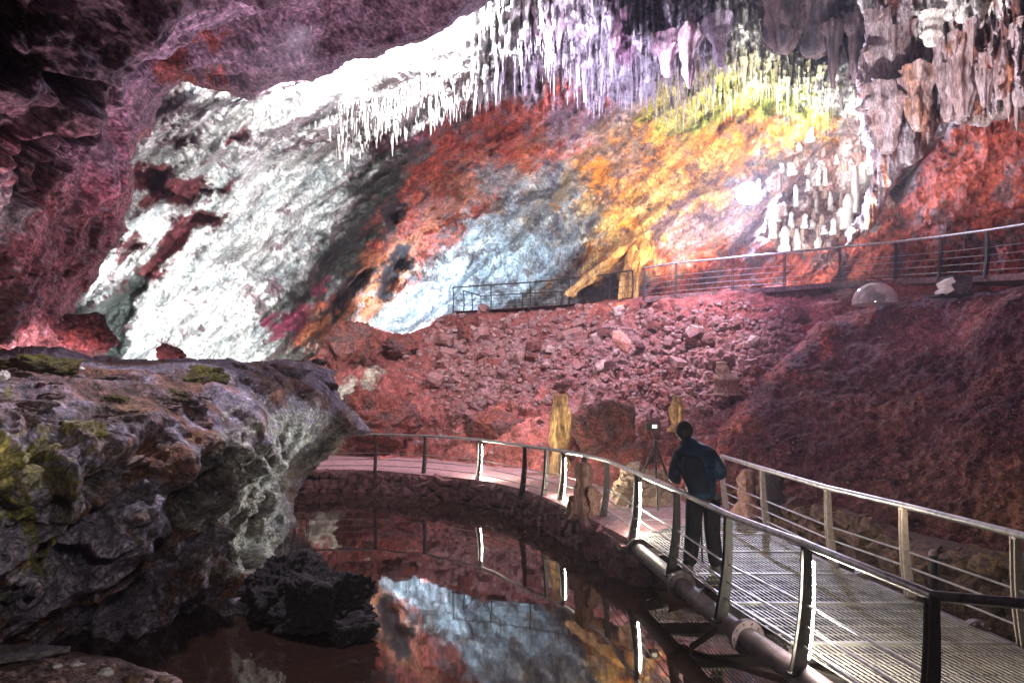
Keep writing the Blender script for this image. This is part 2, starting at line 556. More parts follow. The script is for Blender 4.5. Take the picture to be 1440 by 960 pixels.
# --- far wall and ceiling
far_ctrl = [(-500, 600, 15), (-500, -500, 12), (100, 460, 18), (200, 500, 21), (320, 495, 23), (180, 250, 18.5), (300, 160, 18.5), (420, 130, 19), (330, 350, 23),
            (560, 80, 18.5), (700, 20, 18), (600, 160, 21), (450, 300, 24), (430, 470, 24), (520, 460, 31), (560, 440, 31.5), (640, 400, 33), (560, 330, 28),
            (640, 250, 26), (720, 180, 24), (800, 120, 21.5), (780, 40, 19), (900, 20, 20), (900, 110, 22), (1000, 60, 22), (840, 250, 28), (740, 330, 31.5),
            (860, 330, 29), (850, 420, 28.5), (950, 260, 28), (950, 380, 26), (1050, 180, 26), (1050, 300, 25), (1100, 110, 23.5), (1120, 60, 25), (1130, 10, 26), (1190, 110, 22.5),
            (1200, 20, 23), (1120, 340, 23), (1180, 240, 23), (1240, 150, 21), (1300, 300, 20), (1300, 420, 20), (1440, 250, 17), (1440, 400, 17.5), (1440, 100, 17), (1440, 0, 16), (1900, 300, 12),
            (1900, -400, 11), (720, -500, 13), (300, -500, 12), (1100, 500, 24), (700, 520, 33), (1900, 700, 12)]
HOLES = [[(182, 245), (215, 225), (240, 240), (230, 265), (195, 275)], [(190, 290), (215, 255), (260, 250), (300, 262), (325, 258), (320, 270), (285, 275), (270, 300), (230, 285), (205, 300)],
         [(240, 300), (270, 290), (320, 300), (310, 315), (270, 320), (255, 350), (225, 385), (200, 400), (190, 385), (215, 360), (235, 335)],
         [(100, 440), (150, 420), (190, 390), (205, 395), (190, 430), (180, 470), (175, 505), (120, 490)], [(160, 340), (195, 330), (205, 345), (170, 365)],
         [(240, 195), (270, 190), (262, 205), (245, 210)], [(315, 190), (350, 183), (345, 203), (318, 205)]]
HOLES2 = [[(530, 395), (560, 340), (580, 345), (575, 375), (560, 400), (535, 415)], [(455, 440), (480, 400), (520, 370), (530, 380), (490, 425), (470, 450)],
          [(810, 412), (828, 394), (850, 386), (884, 392), (886, 422), (812, 422)], [(540, 300), (575, 270), (580, 290), (555, 320)],
          [(880, 285), (890, 270), (905, 275), (892, 300)], [(1250, 260), (1300, 195), (1330, 190), (1290, 240), (1260, 285)]]


def far_disp(P, px, py):
    u, v = diag(P, px, py)
    Q = np.stack([u * 0.6, v * 2.2, P[..., 1] * 0.05], -1)
    d = 0.6 * fbm(P, 0.28, 3, 0.5, 4.0) + 0.3 * fbm(Q, 1.0, 4, 0.5, 1.0, True) * 0.6 * smooth(1240, 1100, px)
    d += 0.35 * (worley(P + 0.25 * fbm(P, 1.5, 2, 0.5, 6.0)[..., None], 0.9) - 0.5)
    d += 0.2 * fbm(P, 1.6, 5, 0.62, 8.0)
    Qt = np.stack([u * 0.35, v * 1.15 + 0.3 * fbm(P, 0.4, 2, 0.5, 5.0), P[..., 1] * 0], -1)
    d += -1.1 * fbm(Qt, 1.0, 3, 0.5, 7.0, True) * 0.55 * smooth(1240, 1100, px) * smooth(90, 170, py)
    # hanging flutes near the ceiling
    top = smooth(230, 90, py + (px - 900) * 0.0) * smooth(560, 700, px)  # added unseen point light, whitens nearby rock in place of lens bloom
    Qs = np.stack([px / 14.0, P[..., 1] * 0.1, py / 120.0], -1)
    d += -0.85 * top * fbm(Qs, 1.0, 3, 0.6, 2.0, True) * 0.6
    alc = smooth(-10, 25, sdf(px, py, [(1040, 240), (1110, 200), (1230, 190), (1235, 300), (1180, 350), (1070, 355)]))
    d += alc * 0.9 * (worley(P * np.array((1.0, 1.0, 0.6)), 1.25) - 0.5)
    for h in HOLES:
        d += 0.9 * smooth(-3, 12, sdf(px + 9 * perlin(px / 16, py / 16, v), py + 9 * perlin(py / 16, px / 16, v), h))
    for h in HOLES2:
        d += 1.3 * smooth(-4, 14, sdf(px + 9 * perlin(px / 18, py / 18, v), py, h))
    return d


def far_colour(P, px, py):
    u, v = diag(P, px, py)
    C = np.zeros(P.shape) + np.array((0.24, 0.21, 0.21))
    streak = fbm(np.stack([u * 1.2, v * 7, v * 0], -1), 1.0, 5, 0.6, 3.0)
    fine = fbm(P, 3.0, 4, 0.6, 12.0)

    def pt(poly, col, f=12, w=14, s=0.0, a=1.0):
        nonlocal C
        C = paint(C, px, py, poly, col, f * 1.7 if f >= 10 else f, w, s, a, ext * min(1.0, f / 10.0))
    ext = 22 * fbm(np.stack([u * 0.9 + 3, v * 5.5, v * 0], -1), 1.0, 5, 0.62, 18.0) * smooth(1230, 1100, px) * smooth(60, 160, py)
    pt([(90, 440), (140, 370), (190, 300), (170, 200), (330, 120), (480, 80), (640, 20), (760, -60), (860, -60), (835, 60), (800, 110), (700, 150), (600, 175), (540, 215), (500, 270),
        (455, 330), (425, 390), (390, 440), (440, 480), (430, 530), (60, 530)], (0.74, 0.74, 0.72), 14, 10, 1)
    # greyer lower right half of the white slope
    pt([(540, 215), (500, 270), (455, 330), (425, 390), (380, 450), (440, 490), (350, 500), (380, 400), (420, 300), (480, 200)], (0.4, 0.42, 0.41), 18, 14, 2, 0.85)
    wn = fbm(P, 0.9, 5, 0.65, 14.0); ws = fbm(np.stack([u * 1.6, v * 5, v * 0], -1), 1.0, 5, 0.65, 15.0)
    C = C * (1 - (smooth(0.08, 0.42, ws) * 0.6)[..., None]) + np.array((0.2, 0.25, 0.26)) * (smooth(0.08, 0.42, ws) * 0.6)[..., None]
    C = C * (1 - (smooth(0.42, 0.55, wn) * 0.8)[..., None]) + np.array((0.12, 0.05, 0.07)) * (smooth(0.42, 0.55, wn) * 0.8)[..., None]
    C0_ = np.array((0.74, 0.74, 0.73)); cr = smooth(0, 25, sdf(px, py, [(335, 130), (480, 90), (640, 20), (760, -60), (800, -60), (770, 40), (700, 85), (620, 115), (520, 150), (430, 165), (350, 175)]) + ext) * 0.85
    C = C * (1 - cr[..., None]) + C0_ * cr[..., None]  # streaks whitened out, painting the overexposed band along the ceiling edge
    # black-green band
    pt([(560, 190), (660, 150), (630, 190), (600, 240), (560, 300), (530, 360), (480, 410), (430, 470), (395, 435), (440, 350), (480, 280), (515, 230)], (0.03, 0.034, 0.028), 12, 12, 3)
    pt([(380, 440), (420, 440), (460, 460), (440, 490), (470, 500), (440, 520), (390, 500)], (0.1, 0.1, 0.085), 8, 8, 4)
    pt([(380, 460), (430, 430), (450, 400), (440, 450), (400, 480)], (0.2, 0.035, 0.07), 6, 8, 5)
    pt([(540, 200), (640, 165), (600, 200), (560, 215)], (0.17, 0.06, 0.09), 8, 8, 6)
    # red iron band
    pt([(620, 185), (720, 122), (800, 104), (870, 135), (885, 165), (810, 215), (735, 270), (665, 325), (605, 380), (575, 410), (520, 470), (440, 470), (445, 425), (520, 375), (560, 300), (585, 240)],
       (0.45, 0.1, 0.065), 10, 11, 7)
    pt([(640, 250), (720, 200), (800, 170), (760, 220), (680, 280), (620, 340), (590, 340)], (0.5, 0.17, 0.08), 14, 16, 8, 0.7)
    pt([(450, 430), (520, 385), (560, 330), (600, 380), (520, 470), (450, 480)], (0.42, 0.16, 0.07), 12, 14, 9, 0.9)
    # upper middle, violet lamp light put into the grey
    pt([(680, 140), (770, 20), (830, -40), (1060, -40), (1040, 100), (1000, 150), (930, 170), (880, 165), (840, 130), (800, 105), (740, 130)], (0.56, 0.53, 0.6), 12, 12, 10)
    pt([(790, 160), (850, 140), (900, 150), (860, 190), (800, 225), (770, 230)], (0.42, 0.33, 0.4), 12, 14, 11, 0.8)
    # grey-brown band under the red
    pt([(895, 165), (815, 225), (735, 280), (665, 335), (600, 395), (560, 445), (620, 400), (700, 330), (780, 290), (840, 240), (930, 170)], (0.22, 0.2, 0.19), 14, 12, 12)
    # blue-grey slope
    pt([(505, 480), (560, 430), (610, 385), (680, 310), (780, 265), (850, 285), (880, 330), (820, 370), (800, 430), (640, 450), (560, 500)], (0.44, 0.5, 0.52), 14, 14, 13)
    pt([(690, 250), (790, 240), (860, 280), (870, 330), (800, 330), (700, 330)], (0.3, 0.31, 0.31), 22, 18, 31, 0.8)  # upper part greyed, the cold lamp's falloff put into the colour
    pt([(515, 470), (570, 430), (640, 400), (660, 430), (560, 490)], (0.8, 0.82, 0.84), 16, 12, 14)  # the cold lamp's bright pool painted at the slope foot
    # amber
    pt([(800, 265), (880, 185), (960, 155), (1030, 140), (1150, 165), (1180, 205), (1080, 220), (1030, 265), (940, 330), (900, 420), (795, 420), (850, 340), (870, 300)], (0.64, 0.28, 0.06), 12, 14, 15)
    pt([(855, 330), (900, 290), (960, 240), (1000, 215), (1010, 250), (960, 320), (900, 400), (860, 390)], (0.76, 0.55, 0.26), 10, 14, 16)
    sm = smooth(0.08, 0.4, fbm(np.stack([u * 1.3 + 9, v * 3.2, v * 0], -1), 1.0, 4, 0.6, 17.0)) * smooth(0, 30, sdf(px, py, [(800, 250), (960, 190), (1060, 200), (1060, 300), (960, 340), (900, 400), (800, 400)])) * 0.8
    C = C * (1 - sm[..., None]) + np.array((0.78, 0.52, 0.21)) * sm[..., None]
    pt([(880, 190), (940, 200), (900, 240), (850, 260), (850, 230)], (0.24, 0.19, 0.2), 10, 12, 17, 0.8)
    # green-yellow lamp light put into the rock colour
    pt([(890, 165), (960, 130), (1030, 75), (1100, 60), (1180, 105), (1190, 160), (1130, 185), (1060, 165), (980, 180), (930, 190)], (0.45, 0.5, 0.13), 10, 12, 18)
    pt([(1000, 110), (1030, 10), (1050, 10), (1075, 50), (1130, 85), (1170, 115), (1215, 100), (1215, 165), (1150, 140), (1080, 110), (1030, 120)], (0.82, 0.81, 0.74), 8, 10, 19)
    # unlit hollows of the ceiling, their darkness painted in
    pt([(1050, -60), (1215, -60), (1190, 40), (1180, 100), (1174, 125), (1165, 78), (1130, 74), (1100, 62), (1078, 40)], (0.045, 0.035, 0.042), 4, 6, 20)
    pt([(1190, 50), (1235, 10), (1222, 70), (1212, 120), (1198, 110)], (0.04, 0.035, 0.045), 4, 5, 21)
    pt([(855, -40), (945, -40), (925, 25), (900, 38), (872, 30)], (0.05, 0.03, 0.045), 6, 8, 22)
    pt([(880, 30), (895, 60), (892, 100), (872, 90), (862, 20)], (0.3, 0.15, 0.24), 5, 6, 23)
    # stalagmite alcove, red wall
    pt([(1030, 320), (1060, 260), (1110, 215), (1240, 180), (1265, 270), (1200, 350), (1090, 370)], (0.33, 0.19, 0.16), 10, 12, 24)
    pt([(930, 345), (1010, 330), (1080, 350), (1180, 350), (1260, 285), (1310, 190), (1500, 140), (2000, 140), (2000, 800), (900, 600), (900, 400)], (0.36, 0.085, 0.06), 8, 8, 25)
    wk = worley(P * np.array((1.0, 1.0, 0.6)), 1.25); alc = smooth(-4, 16, sdf(px, py, [(1060, 250), (1110, 205), (1235, 190), (1240, 290), (1190, 350), (1080, 358)])) * smooth(0.5, 0.34, wk) * 0.85
    C = C * (1 - alc[..., None]) + np.array((0.72, 0.62, 0.6)) * alc[..., None]
    pt([(940, 300), (1000, 285), (1060, 310), (1060, 345), (980, 350), (930, 350)], (0.3, 0.22, 0.3), 10, 12, 26)
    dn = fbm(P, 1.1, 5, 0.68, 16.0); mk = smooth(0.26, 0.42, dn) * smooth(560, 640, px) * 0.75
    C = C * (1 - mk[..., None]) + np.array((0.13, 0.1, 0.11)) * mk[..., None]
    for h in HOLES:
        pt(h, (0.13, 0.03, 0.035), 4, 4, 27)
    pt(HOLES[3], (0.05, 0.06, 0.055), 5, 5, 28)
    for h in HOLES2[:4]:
        pt(h, (0.035, 0.025, 0.025), 6, 6, 29)  # darkness of the cavities painted in as near black
    C = C * (1 + 0.7 * streak[..., None]) * (1 + 0.38 * fine[..., None])
    return C


# --- near wall and ceiling on the left
near_poly = [(-900, -800), (760, -800), (760, -60), (692, 2), (645, 28), (590, 62), (530, 85), (470, 103), (405, 122), (345, 142), (322, 133), (300, 128), (262, 118), (240, 135), (222, 165), (205, 195),
             (188, 222), (183, 260), (178, 300), (172, 335), (140, 372), (118, 410), (102, 440), (128, 455), (150, 480), (155, 510), (155, 560), (-900, 560)]
near_ctrl = [(700, 0, 14.2), (560, 75, 15), (400, 120, 15.5), (300, 130, 15.3), (215, 175, 14.2), (185, 250, 13.5), (160, 350, 13.5), (105, 440, 14), (150, 500, 14), (0, 490, 10.5), (60, 400, 10.5),
             (0, 300, 8.2), (80, 250, 9.6), (0, 150, 6.6), (0, 0, 5.2), (150, 150, 10), (150, 0, 7), (300, 0, 9), (300, 70, 11.5), (450, 0, 10.5), (450, 60, 13), (600, 0, 12), (720, -500, 6), (0, -500, 3),
             (-500, 0, 3.5), (-500, 500, 6), (-500, -500, 3)]
NHOLES = [[(25, 205), (60, 175), (100, 180), (108, 200), (80, 215), (60, 270), (70, 290), (45, 290), (35, 250)], [(100, 175), (130, 165), (145, 200), (120, 240), (108, 220)],
          [(65, 260), (95, 210), (105, 215), (105, 240), (80, 285), (60, 285)], [(195, 100), (240, 75), (330, 45), (320, 60), (240, 95), (205, 110)], [(240, 118), (300, 100), (340, 95), (345, 110), (320, 122), (280, 118)],
          [(80, 115), (110, 105), (115, 130), (90, 135)], [(-20, -20), (90, -20), (75, 40), (60, 100), (45, 135), (-20, 110)]]


def near_disp(P, px, py):
    Q = np.stack([(px * 0.9 - py * 0.45) / 160.0, (px * 0.45 + py * 0.9) / 55.0, P[..., 1] * 0.1], -1)
    d = 1.1 * fbm(P, 0.33, 3, 0.5, 21.0) + 0.2 * fbm(Q, 1.0, 4, 0.55, 22.0, True) * 0.6 + 0.35 * fbm(P, 0.9, 3, 0.5, 28.0)
    d += 0.45 * (worley(P + 0.3 * fbm(P, 1.2, 2, 0.5, 26.0)[..., None], 0.75) - 0.5)
    d += 0.16 * fbm(P, 2.2, 4, 0.55, 23.0) + 0.12 * (worley(P, 2.0) - 0.5)
    wx = px + 14 * perlin(px / 30, py / 30, 3.3); wy = py + 14 * perlin(px / 30, py / 30, 8.3)
    for h in NHOLES:
        d += 1.7 * smooth(-6, 16, sdf(wx, wy, h))
    return d


def near_colour(P, px, py):
    n = fbm(P, 0.8, 4, 0.6, 31.0); g = fbm(P, 4.0, 4, 0.6, 33.0)
    red = np.array((0.4, 0.14, 0.16)); grey = np.array((0.32, 0.24, 0.29))
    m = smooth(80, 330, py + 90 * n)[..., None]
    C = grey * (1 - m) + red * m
    C = paint(C, px, py, [(-40, 420), (60, 440), (150, 480), (160, 540), (-40, 540)], (0.5, 0.26, 0.24), 20, 20, 3)  # pink lamp pool at the wall foot put into the colour
    C = paint(C, px, py, [(-30, 230), (60, 270), (50, 330), (-30, 350)], (0.5, 0.38, 0.4), 14, 14, 4)
    C = paint(C, px, py, [(205, 190), (255, 120), (300, 108), (330, 140), (250, 170), (195, 230)], (0.5, 0.14, 0.08), 8, 10, 5)
    C = paint(C, px, py, [(195, 190), (240, 185), (250, 195), (200, 225)], (0.7, 0.4, 0.34), 6, 6, 6)
    C = paint(C, px, py, [(230, 80), (290, 60), (320, 55), (270, 85), (235, 115)], (0.4, 0.13, 0.1), 6, 8, 7)
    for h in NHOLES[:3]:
        C = paint(C, px, py, h, (0.07, 0.02, 0.028), 8, 8, 8)  # shade inside the hollows painted as darker red
    C = paint(C, px, py, [(-60, -60), (110, -60), (85, 40), (70, 110), (30, 140), (-60, 120)], (0.05, 0.02, 0.02), 14, 14, 9, 0.9)  # shadow of the upper left corner painted near black
    g2 = fbm(P, 11.0, 3, 0.7, 35.0); sp = smooth(0.35, 0.6, fbm(P, 6.0, 3, 0.65, 36.0))
    C = C * (1 + 0.6 * n[..., None]) * (1 + 0.8 * g[..., None]) * (1 + 0.8 * g2[..., None])
    C = C * (1 - 0.7 * sp[..., None]) + np.array((0.6, 0.45, 0.5)) * 0.7 * sp[..., None]
    return C


# --- red slope
slope_poly = [(440, 452), (500, 450), (560, 470), (600, 450), (640, 440), (740, 434), (840, 424), (895, 417), (960, 414), (1040, 407), (1110, 402), (1180, 396), (1260, 392), (1330, 389), (1400, 386), (1600, 380),
              (1600, 700), (1100, 740), (1000, 735), (930, 715), (860, 700), (780, 690), (700, 675), (600, 668), (480, 665), (380, 665), (380, 560)]
slope_ctrl = [(380, 650, 22.0), (480, 642, 21.3), (600, 645, 20.6), (700, 655, 18.8), (780, 668, 16.8), (860, 680, 15.3), (930, 695, 13.9), (1000, 708, 13.0), (1100, 730, 12.4), (480, 560, 23), (660, 543, 23.6), (780, 543, 22),
              (900, 543, 19.2), (1020, 560, 16.6), (1000, 620, 14.6), (900, 620, 16.2), (800, 600, 19), (560, 480, 27), (640, 440, 28.6), (740, 434, 27.6), (850, 423, 26), (900, 417, 23.4), (960, 414, 21.8), (1040, 407, 21.1),
              (1180, 396, 19.6), (1330, 389, 17.0), (1500, 384, 13.5), (1120, 470, 18.6), (950, 470, 20.6), (780, 480, 24.8), (450, 470, 25.5), (1200, 600, 15), (1400, 600, 13), (600, 600, 22)]


def slope_disp(P, px, py):
    w = worley(P, 1.1)
    rub = smooth(430, 470, py) * smooth(640, 560, py + (px - 800) * 0.05) * smooth(560, 680, px)
    d = 0.45 * fbm(P, 0.5, 4, 0.55, 41.0) + 0.12 * fbm(P, 2.5, 4, 0.6, 42.0)
    d += (0.22 + 0.25 * rub) * (w - 0.5) * 0.8
    d += rub * 0.4 * (worley(P, 3.0) - 0.5)
    d += 0.5 * smooth(640, 520, px) * (fbm(P, 0.55, 4, 0.55, 43.0, True) * 0.6)
    return d


def slope_colour(P, px, py):
    n = fbm(P, 0.7, 4, 0.6, 51.0); g = fbm(P, 4.0, 4, 0.65, 52.0)
    C = np.zeros(P.shape) + np.array((0.25, 0.078, 0.07))
    rub = smooth(440, 480, py) * smooth(650, 570, py) * smooth(580, 700, px)
    gr = np.array((0.22, 0.12, 0.125))
    m = np.clip(rub * (0.55 + 1.2 * n), 0, 1)[..., None]
    C = C * (1 - m) + gr * m
    C = paint(C, px, py, [(480, 540), (520, 525), (540, 555), (500, 575), (470, 620), (470, 660), (430, 640), (440, 560)], (0.42, 0.42, 0.34), 10, 16, 2, 0.9)
    C = paint(C, px, py, [(630, 610), (690, 570), (780, 570), (790, 640), (700, 640)], (0.46, 0.15, 0.12), 14, 14, 3, 0.8)
    C = C * (1 + 0.5 * n[..., None]) * (1 + 0.5 * g[..., None])
    return C


# --- dark mound on the right
mound_poly = [(985, 660), (1000, 612), (1030, 575), (1065, 535), (1110, 490), (1150, 452), (1190, 432), (1230, 420), (1290, 412), (1350, 408), (1440, 400), (1900, 385), (1900, 1000), (1440, 850), (1300, 800), (1150, 745), (1040, 715), (990, 700)]
mound_ctrl = [(1000, 640, 13.4), (1000, 700, 13.0), (1060, 545, 15), (1170, 442, 17.6), (1230, 420, 17.2), (1340, 408, 15.2), (1440, 400, 12.9), (1060, 690, 12.2), (1150, 720, 10.8), (1250, 750, 9.6), (1350, 770, 8.7), (1440, 790, 8.0),
              (1440, 700, 8.6), (1440, 550, 10.2), (1250, 560, 13), (1250, 660, 10.8), (1130, 620, 12.8), (1350, 480, 13), (1900, 500, 8), (1900, 800, 5.5)]


def mound_disp(P, px, py):
    return 0.3 * fbm(P, 0.6, 4, 0.55, 61.0) + 0.1 * fbm(P, 2.4, 4, 0.65, 62.0) + 0.13 * (worley(P, 4.5) - 0.5) + 0.05 * (worley(P, 11.0) - 0.5)


def mound_colour(P, px, py):
    n = fbm(P, 0.5, 4, 0.6, 71.0); g = fbm(P, 5.0, 4, 0.7, 72.0)
    C = np.zeros(P.shape) + np.array((0.1, 0.035, 0.05))
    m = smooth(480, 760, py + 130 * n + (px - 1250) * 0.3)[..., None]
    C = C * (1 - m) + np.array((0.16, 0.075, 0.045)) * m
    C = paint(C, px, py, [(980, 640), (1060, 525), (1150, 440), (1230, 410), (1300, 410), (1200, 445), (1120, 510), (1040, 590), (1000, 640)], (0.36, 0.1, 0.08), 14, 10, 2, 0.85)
    return C * (1 + 0.5 * n[..., None]) * (1 + 0.8 * g[..., None])


# --- ledge on the left
ledge_poly = [(-900, 470), (0, 492), (50, 486), (100, 490), (135, 503), (230, 502), (300, 506), (370, 504), (432, 506), (470, 520), (482, 560), (505, 588), (518, 604), (490, 618), (462, 640), (436, 662), (424, 700), (412, 730), (398, 770),
              (388, 800), (372, 850), (360, 900), (330, 935), (250, 945), (-900, 960)]
ledge_ctrl = [(0, 620, 4.7), (0, 760, 5.4), (0, 900, 6.9), (120, 900, 7.1), (100, 640, 5.4), (120, 770, 6.3), (200, 640, 6.2), (200, 800, 7.2), (300, 625, 7.6), (300, 760, 8.4), (300, 900, 8.2), (400, 600, 10), (390, 700, 10.8), (370, 800, 9.6),
              (350, 890, 8.4), (480, 590, 12.4), (450, 640, 12.8), (425, 700, 13.0), (0, 500, 8.4), (0, 540, 6.4), (0, 580, 5.2), (150, 505, 9.2), (300, 510, 10.2), (430, 512, 13.2), (60, 560, 6.2), (200, 570, 7.1), (330, 560, 9), (420, 555, 11.2),
              (-500, 600, 2.6), (-500, 900, 4.2), (-500, 480, 5.0)]


def ledge_disp(P, px, py):
    under = smooth(570, 650, py)
    Q = np.stack([(px * 0.78 - py * 0.62) / 330.0, (px * 0.62 + py * 0.78) / 75.0, P[..., 1] * 0.15], -1)
    Q = Q + 0.35 * fbm(P, 0.8, 2, 0.5, 9.0)[..., None]
    d = 0.5 * fbm(P, 0.55, 3, 0.5, 81.0)
    d += (0.08 + 0.62 * under) * fbm(Q, 1.0, 4, 0.52, 82.0)
    d += (0.12 + 0.2 * under) * fbm(P, 1.5, 4, 0.5, 83.0)
    hx = px + 18 * perlin(px / 35, py / 35, py * 0 + 4.4); hy = py + 18 * perlin(px / 35, py / 35, py * 0 + 7.7)
    for h in ([(205, 760), (235, 700), (300, 650), (330, 640), (320, 680), (260, 740), (225, 790)], [(330, 740), (380, 730), (395, 760), (350, 800), (320, 790)], [(120, 690), (150, 660), (175, 650), (160, 690), (130, 720)],
              [(400, 660), (440, 640), (430, 690), (400, 720)], [(60, 790), (110, 760), (130, 780), (80, 840)], [(255, 850), (300, 820), (330, 840), (290, 890), (240, 890)]):
        d += 0.75 * smooth(-14, 18, sdf(hx, hy, h))
    sv = (px * 0.6 + py * 0.8) / 84.0 + 0.9 * fbm(P, 0.7, 4, 0.55, 88.0)
    sw = sv - np.floor(sv)
    d += (0.08 + 0.4 * under) * (np.where(sw < 0.8, sw / 0.8, (1 - sw) / 0.2) - 0.5) * smooth(-0.5, 0.3, fbm(P, 0.5, 2, 0.5, 89.0) + 0.25)
    d += 0.14 * under * -fbm(P, 1.2, 3, 0.5, 85.0, True)
    d += (0.2 - 0.08 * under) * (worley(P, 1.7) - 0.5) + 0.05 * (worley(P, 5.0) - 0.5)
    return d


def ledge_colour(P, px, py):
    n = fbm(P, 0.9, 4, 0.6, 91.0); g = fbm(P, 5.0, 4, 0.65, 92.0); k = fbm(P, 1.8, 4, 0.6, 93.0)
    grey = np.array((0.25, 0.22, 0.28)); rust = np.array((0.19, 0.085, 0.055))
    m = smooth(-0.1, 0.35, n)[..., None]
    C = grey * (1 - m) + rust * m
    C = paint(C, px, py, [(290, 640), (330, 600), (420, 590), (520, 590), (500, 640), (430, 700), (400, 800), (310, 830), (260, 760), (300, 700)], (0.36, 0.35, 0.3), 24, 26, 2, 0.85)
    C = paint(C, px, py, [(-40, 570), (30, 610), (70, 640), (60, 690), (30, 740), (-40, 760)], (0.22, 0.2, 0.03), 12, 40, 3, 0.85)
    C = paint(C, px, py, [(100, 580), (180, 585), (230, 640), (150, 700), (90, 690), (110, 640)], (0.14, 0.085, 0.04), 14, 36, 4, 0.7)
    C = paint(C, px, py, [(-40, 560), (150, 545), (110, 575), (-40, 600)], (0.3, 0.2, 0.21), 14, 16, 5, 0.7)
    C = paint(C, px, py, [(90, 540), (280, 540), (280, 570), (200, 560), (100, 560)], (0.12, 0.06, 0.04), 10, 12, 6, 0.8)
    C = paint(C, px, py, [(230, 690), (300, 660), (310, 720), (240, 760), (200, 740)], (0.1, 0.1, 0.12), 14, 16, 7, 0.6)  # shade of the recess painted in as darker grey
    g2 = fbm(P, 16.0, 3, 0.65, 95.0)
    return C * (1 + 0.5 * k[..., None]) * (1 + 0.7 * g[..., None]) * (1 + 0.6 * g2[..., None])


# --- hanging mass at the upper right
hang_poly = [(1203, 200), (1208, 150), (1205, 95), (1214, 62), (1225, 30), (1240, -60), (1240, -500), (1900, -500), (1900, 60), (1520, 120), (1440, 152), (1415, 172), (1390, 181), (1360, 176), (1330, 176), (1316, 196),
             (1300, 222), (1276, 240), (1262, 268), (1245, 295), (1222, 322), (1196, 345), (1184, 344), (1205, 300), (1222, 262), (1226, 230), (1212, 196)]
hang_ctrl = [(1210, 150, 18.2), (1245, 160, 17.6), (1240, 60, 17.8), (1300, 120, 16.8), (1220, 300, 19.5), (1190, 340, 20), (1270, 250, 18.4), (1350, 160, 16.6), (1440, 150, 15), (1440, 0, 13), (1330, 20, 15.6), (1900, 60, 10.5), (1900, -500, 8), (1240, -400, 13)]


def hang_disp(P, px, py):
    Qs = np.stack([px / 26.0, P[..., 1] * 0.1, py / 150.0], -1)
    Qf = np.stack([px / 9.0, P[..., 1] * 0.2, py / 45.0], -1)
    d = -0.75 * fbm(Qs, 1.0, 3, 0.55, 101.0, True) * 0.7 - 0.22 * fbm(Qf, 1.0, 3, 0.6, 102.0, True) * 0.7
    d += 0.4 * fbm(P, 0.5, 3, 0.5, 103.0) + 0.06 * fbm(P, 4.0, 3, 0.6, 104.0)
    return d


def hang_colour(P, px, py):
    Qs = np.stack([px / 20.0, P[..., 1] * 0.1, py / 80.0], -1)
    n = fbm(Qs, 1.0, 4, 0.6, 111.0); g = fbm(P, 3.0, 4, 0.65, 112.0); k = fbm(Qs, 1.0, 3, 0.6, 131.0)
    base = np.array((0.56, 0.49, 0.54)); dk = np.array((0.16, 0.07, 0.06))
    m = smooth(0.0, 0.4, n)[..., None]
    C = base * (1 - m) + dk * m
    m2 = smooth(0.18, 0.45, k)[..., None]
    C = C * (1 - m2) + np.array((0.52, 0.22, 0.13)) * m2
    C = paint(C, px, py, [(1300, -40), (1400, -40), (1385, 25), (1350, 40), (1320, 55), (1295, 50)], (0.78, 0.8, 0.78), 5, 14, 2, 0.9)
    C = paint(C, px, py, [(1205, 30), (1240, 20), (1252, 100), (1215, 125), (1200, 110)], (0.74, 0.6, 0.62), 6, 8, 3)
    C = paint(C, px, py, [(1200, 190), (1215, 130), (1235, 180), (1225, 230), (1222, 265), (1190, 345), (1180, 340)], (0.8, 0.74, 0.74), 5, 8, 4, 0.9)
    C = paint(C, px, py, [(1360, 175), (1330, 168), (1400, 150), (1440, 130), (1440, 160), (1390, 186)], (0.6, 0.5, 0.46), 5, 6, 5, 0.8)
    return C * (1 + 0.4 * g[..., None])


L_far = Layer(far_ctrl, far_disp)
L_near = Layer(near_ctrl, near_disp, near_poly, 22, 3.0, 5, 1.3, 0.4)
L_slope = Layer(slope_ctrl, slope_disp, slope_poly, 7, 1.2, 2.5, 2.7, 0.6)
L_mound = Layer(mound_ctrl, mound_disp, mound_poly, 26, 3.0, 4, 4.1, 0.6)
L_ledge = Layer(ledge_ctrl, ledge_disp, ledge_poly, 16, 2.0, 4, 5.9, 0.3)
L_hang = Layer(hang_ctrl, hang_disp, hang_poly, 14, 1.8, 4, 6.4)
ST = 1.7
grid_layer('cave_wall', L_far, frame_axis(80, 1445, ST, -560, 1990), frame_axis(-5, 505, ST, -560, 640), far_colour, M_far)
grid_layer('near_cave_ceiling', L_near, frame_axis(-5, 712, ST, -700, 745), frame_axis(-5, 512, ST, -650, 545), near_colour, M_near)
grid_layer('red_earth_slope_terrain', L_slope, frame_axis(385, 1185, ST, 384, 1560), frame_axis(385, 735, ST, 384, 738), slope_colour, M_slope)
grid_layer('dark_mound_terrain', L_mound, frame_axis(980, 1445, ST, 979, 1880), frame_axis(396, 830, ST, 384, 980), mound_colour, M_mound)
grid_layer('rock_ledge_terrain', L_ledge, frame_axis(-5, 522, 1.5, -800, 524), frame_axis(482, 945, 1.5, 460, 950), ledge_colour, M_ledge)
grid_layer('hanging_rock_ceiling', L_hang, frame_axis(1178, 1445, ST, 1177, 1880), frame_axis(-5, 348, ST, -480, 350), hang_colour, M_near)

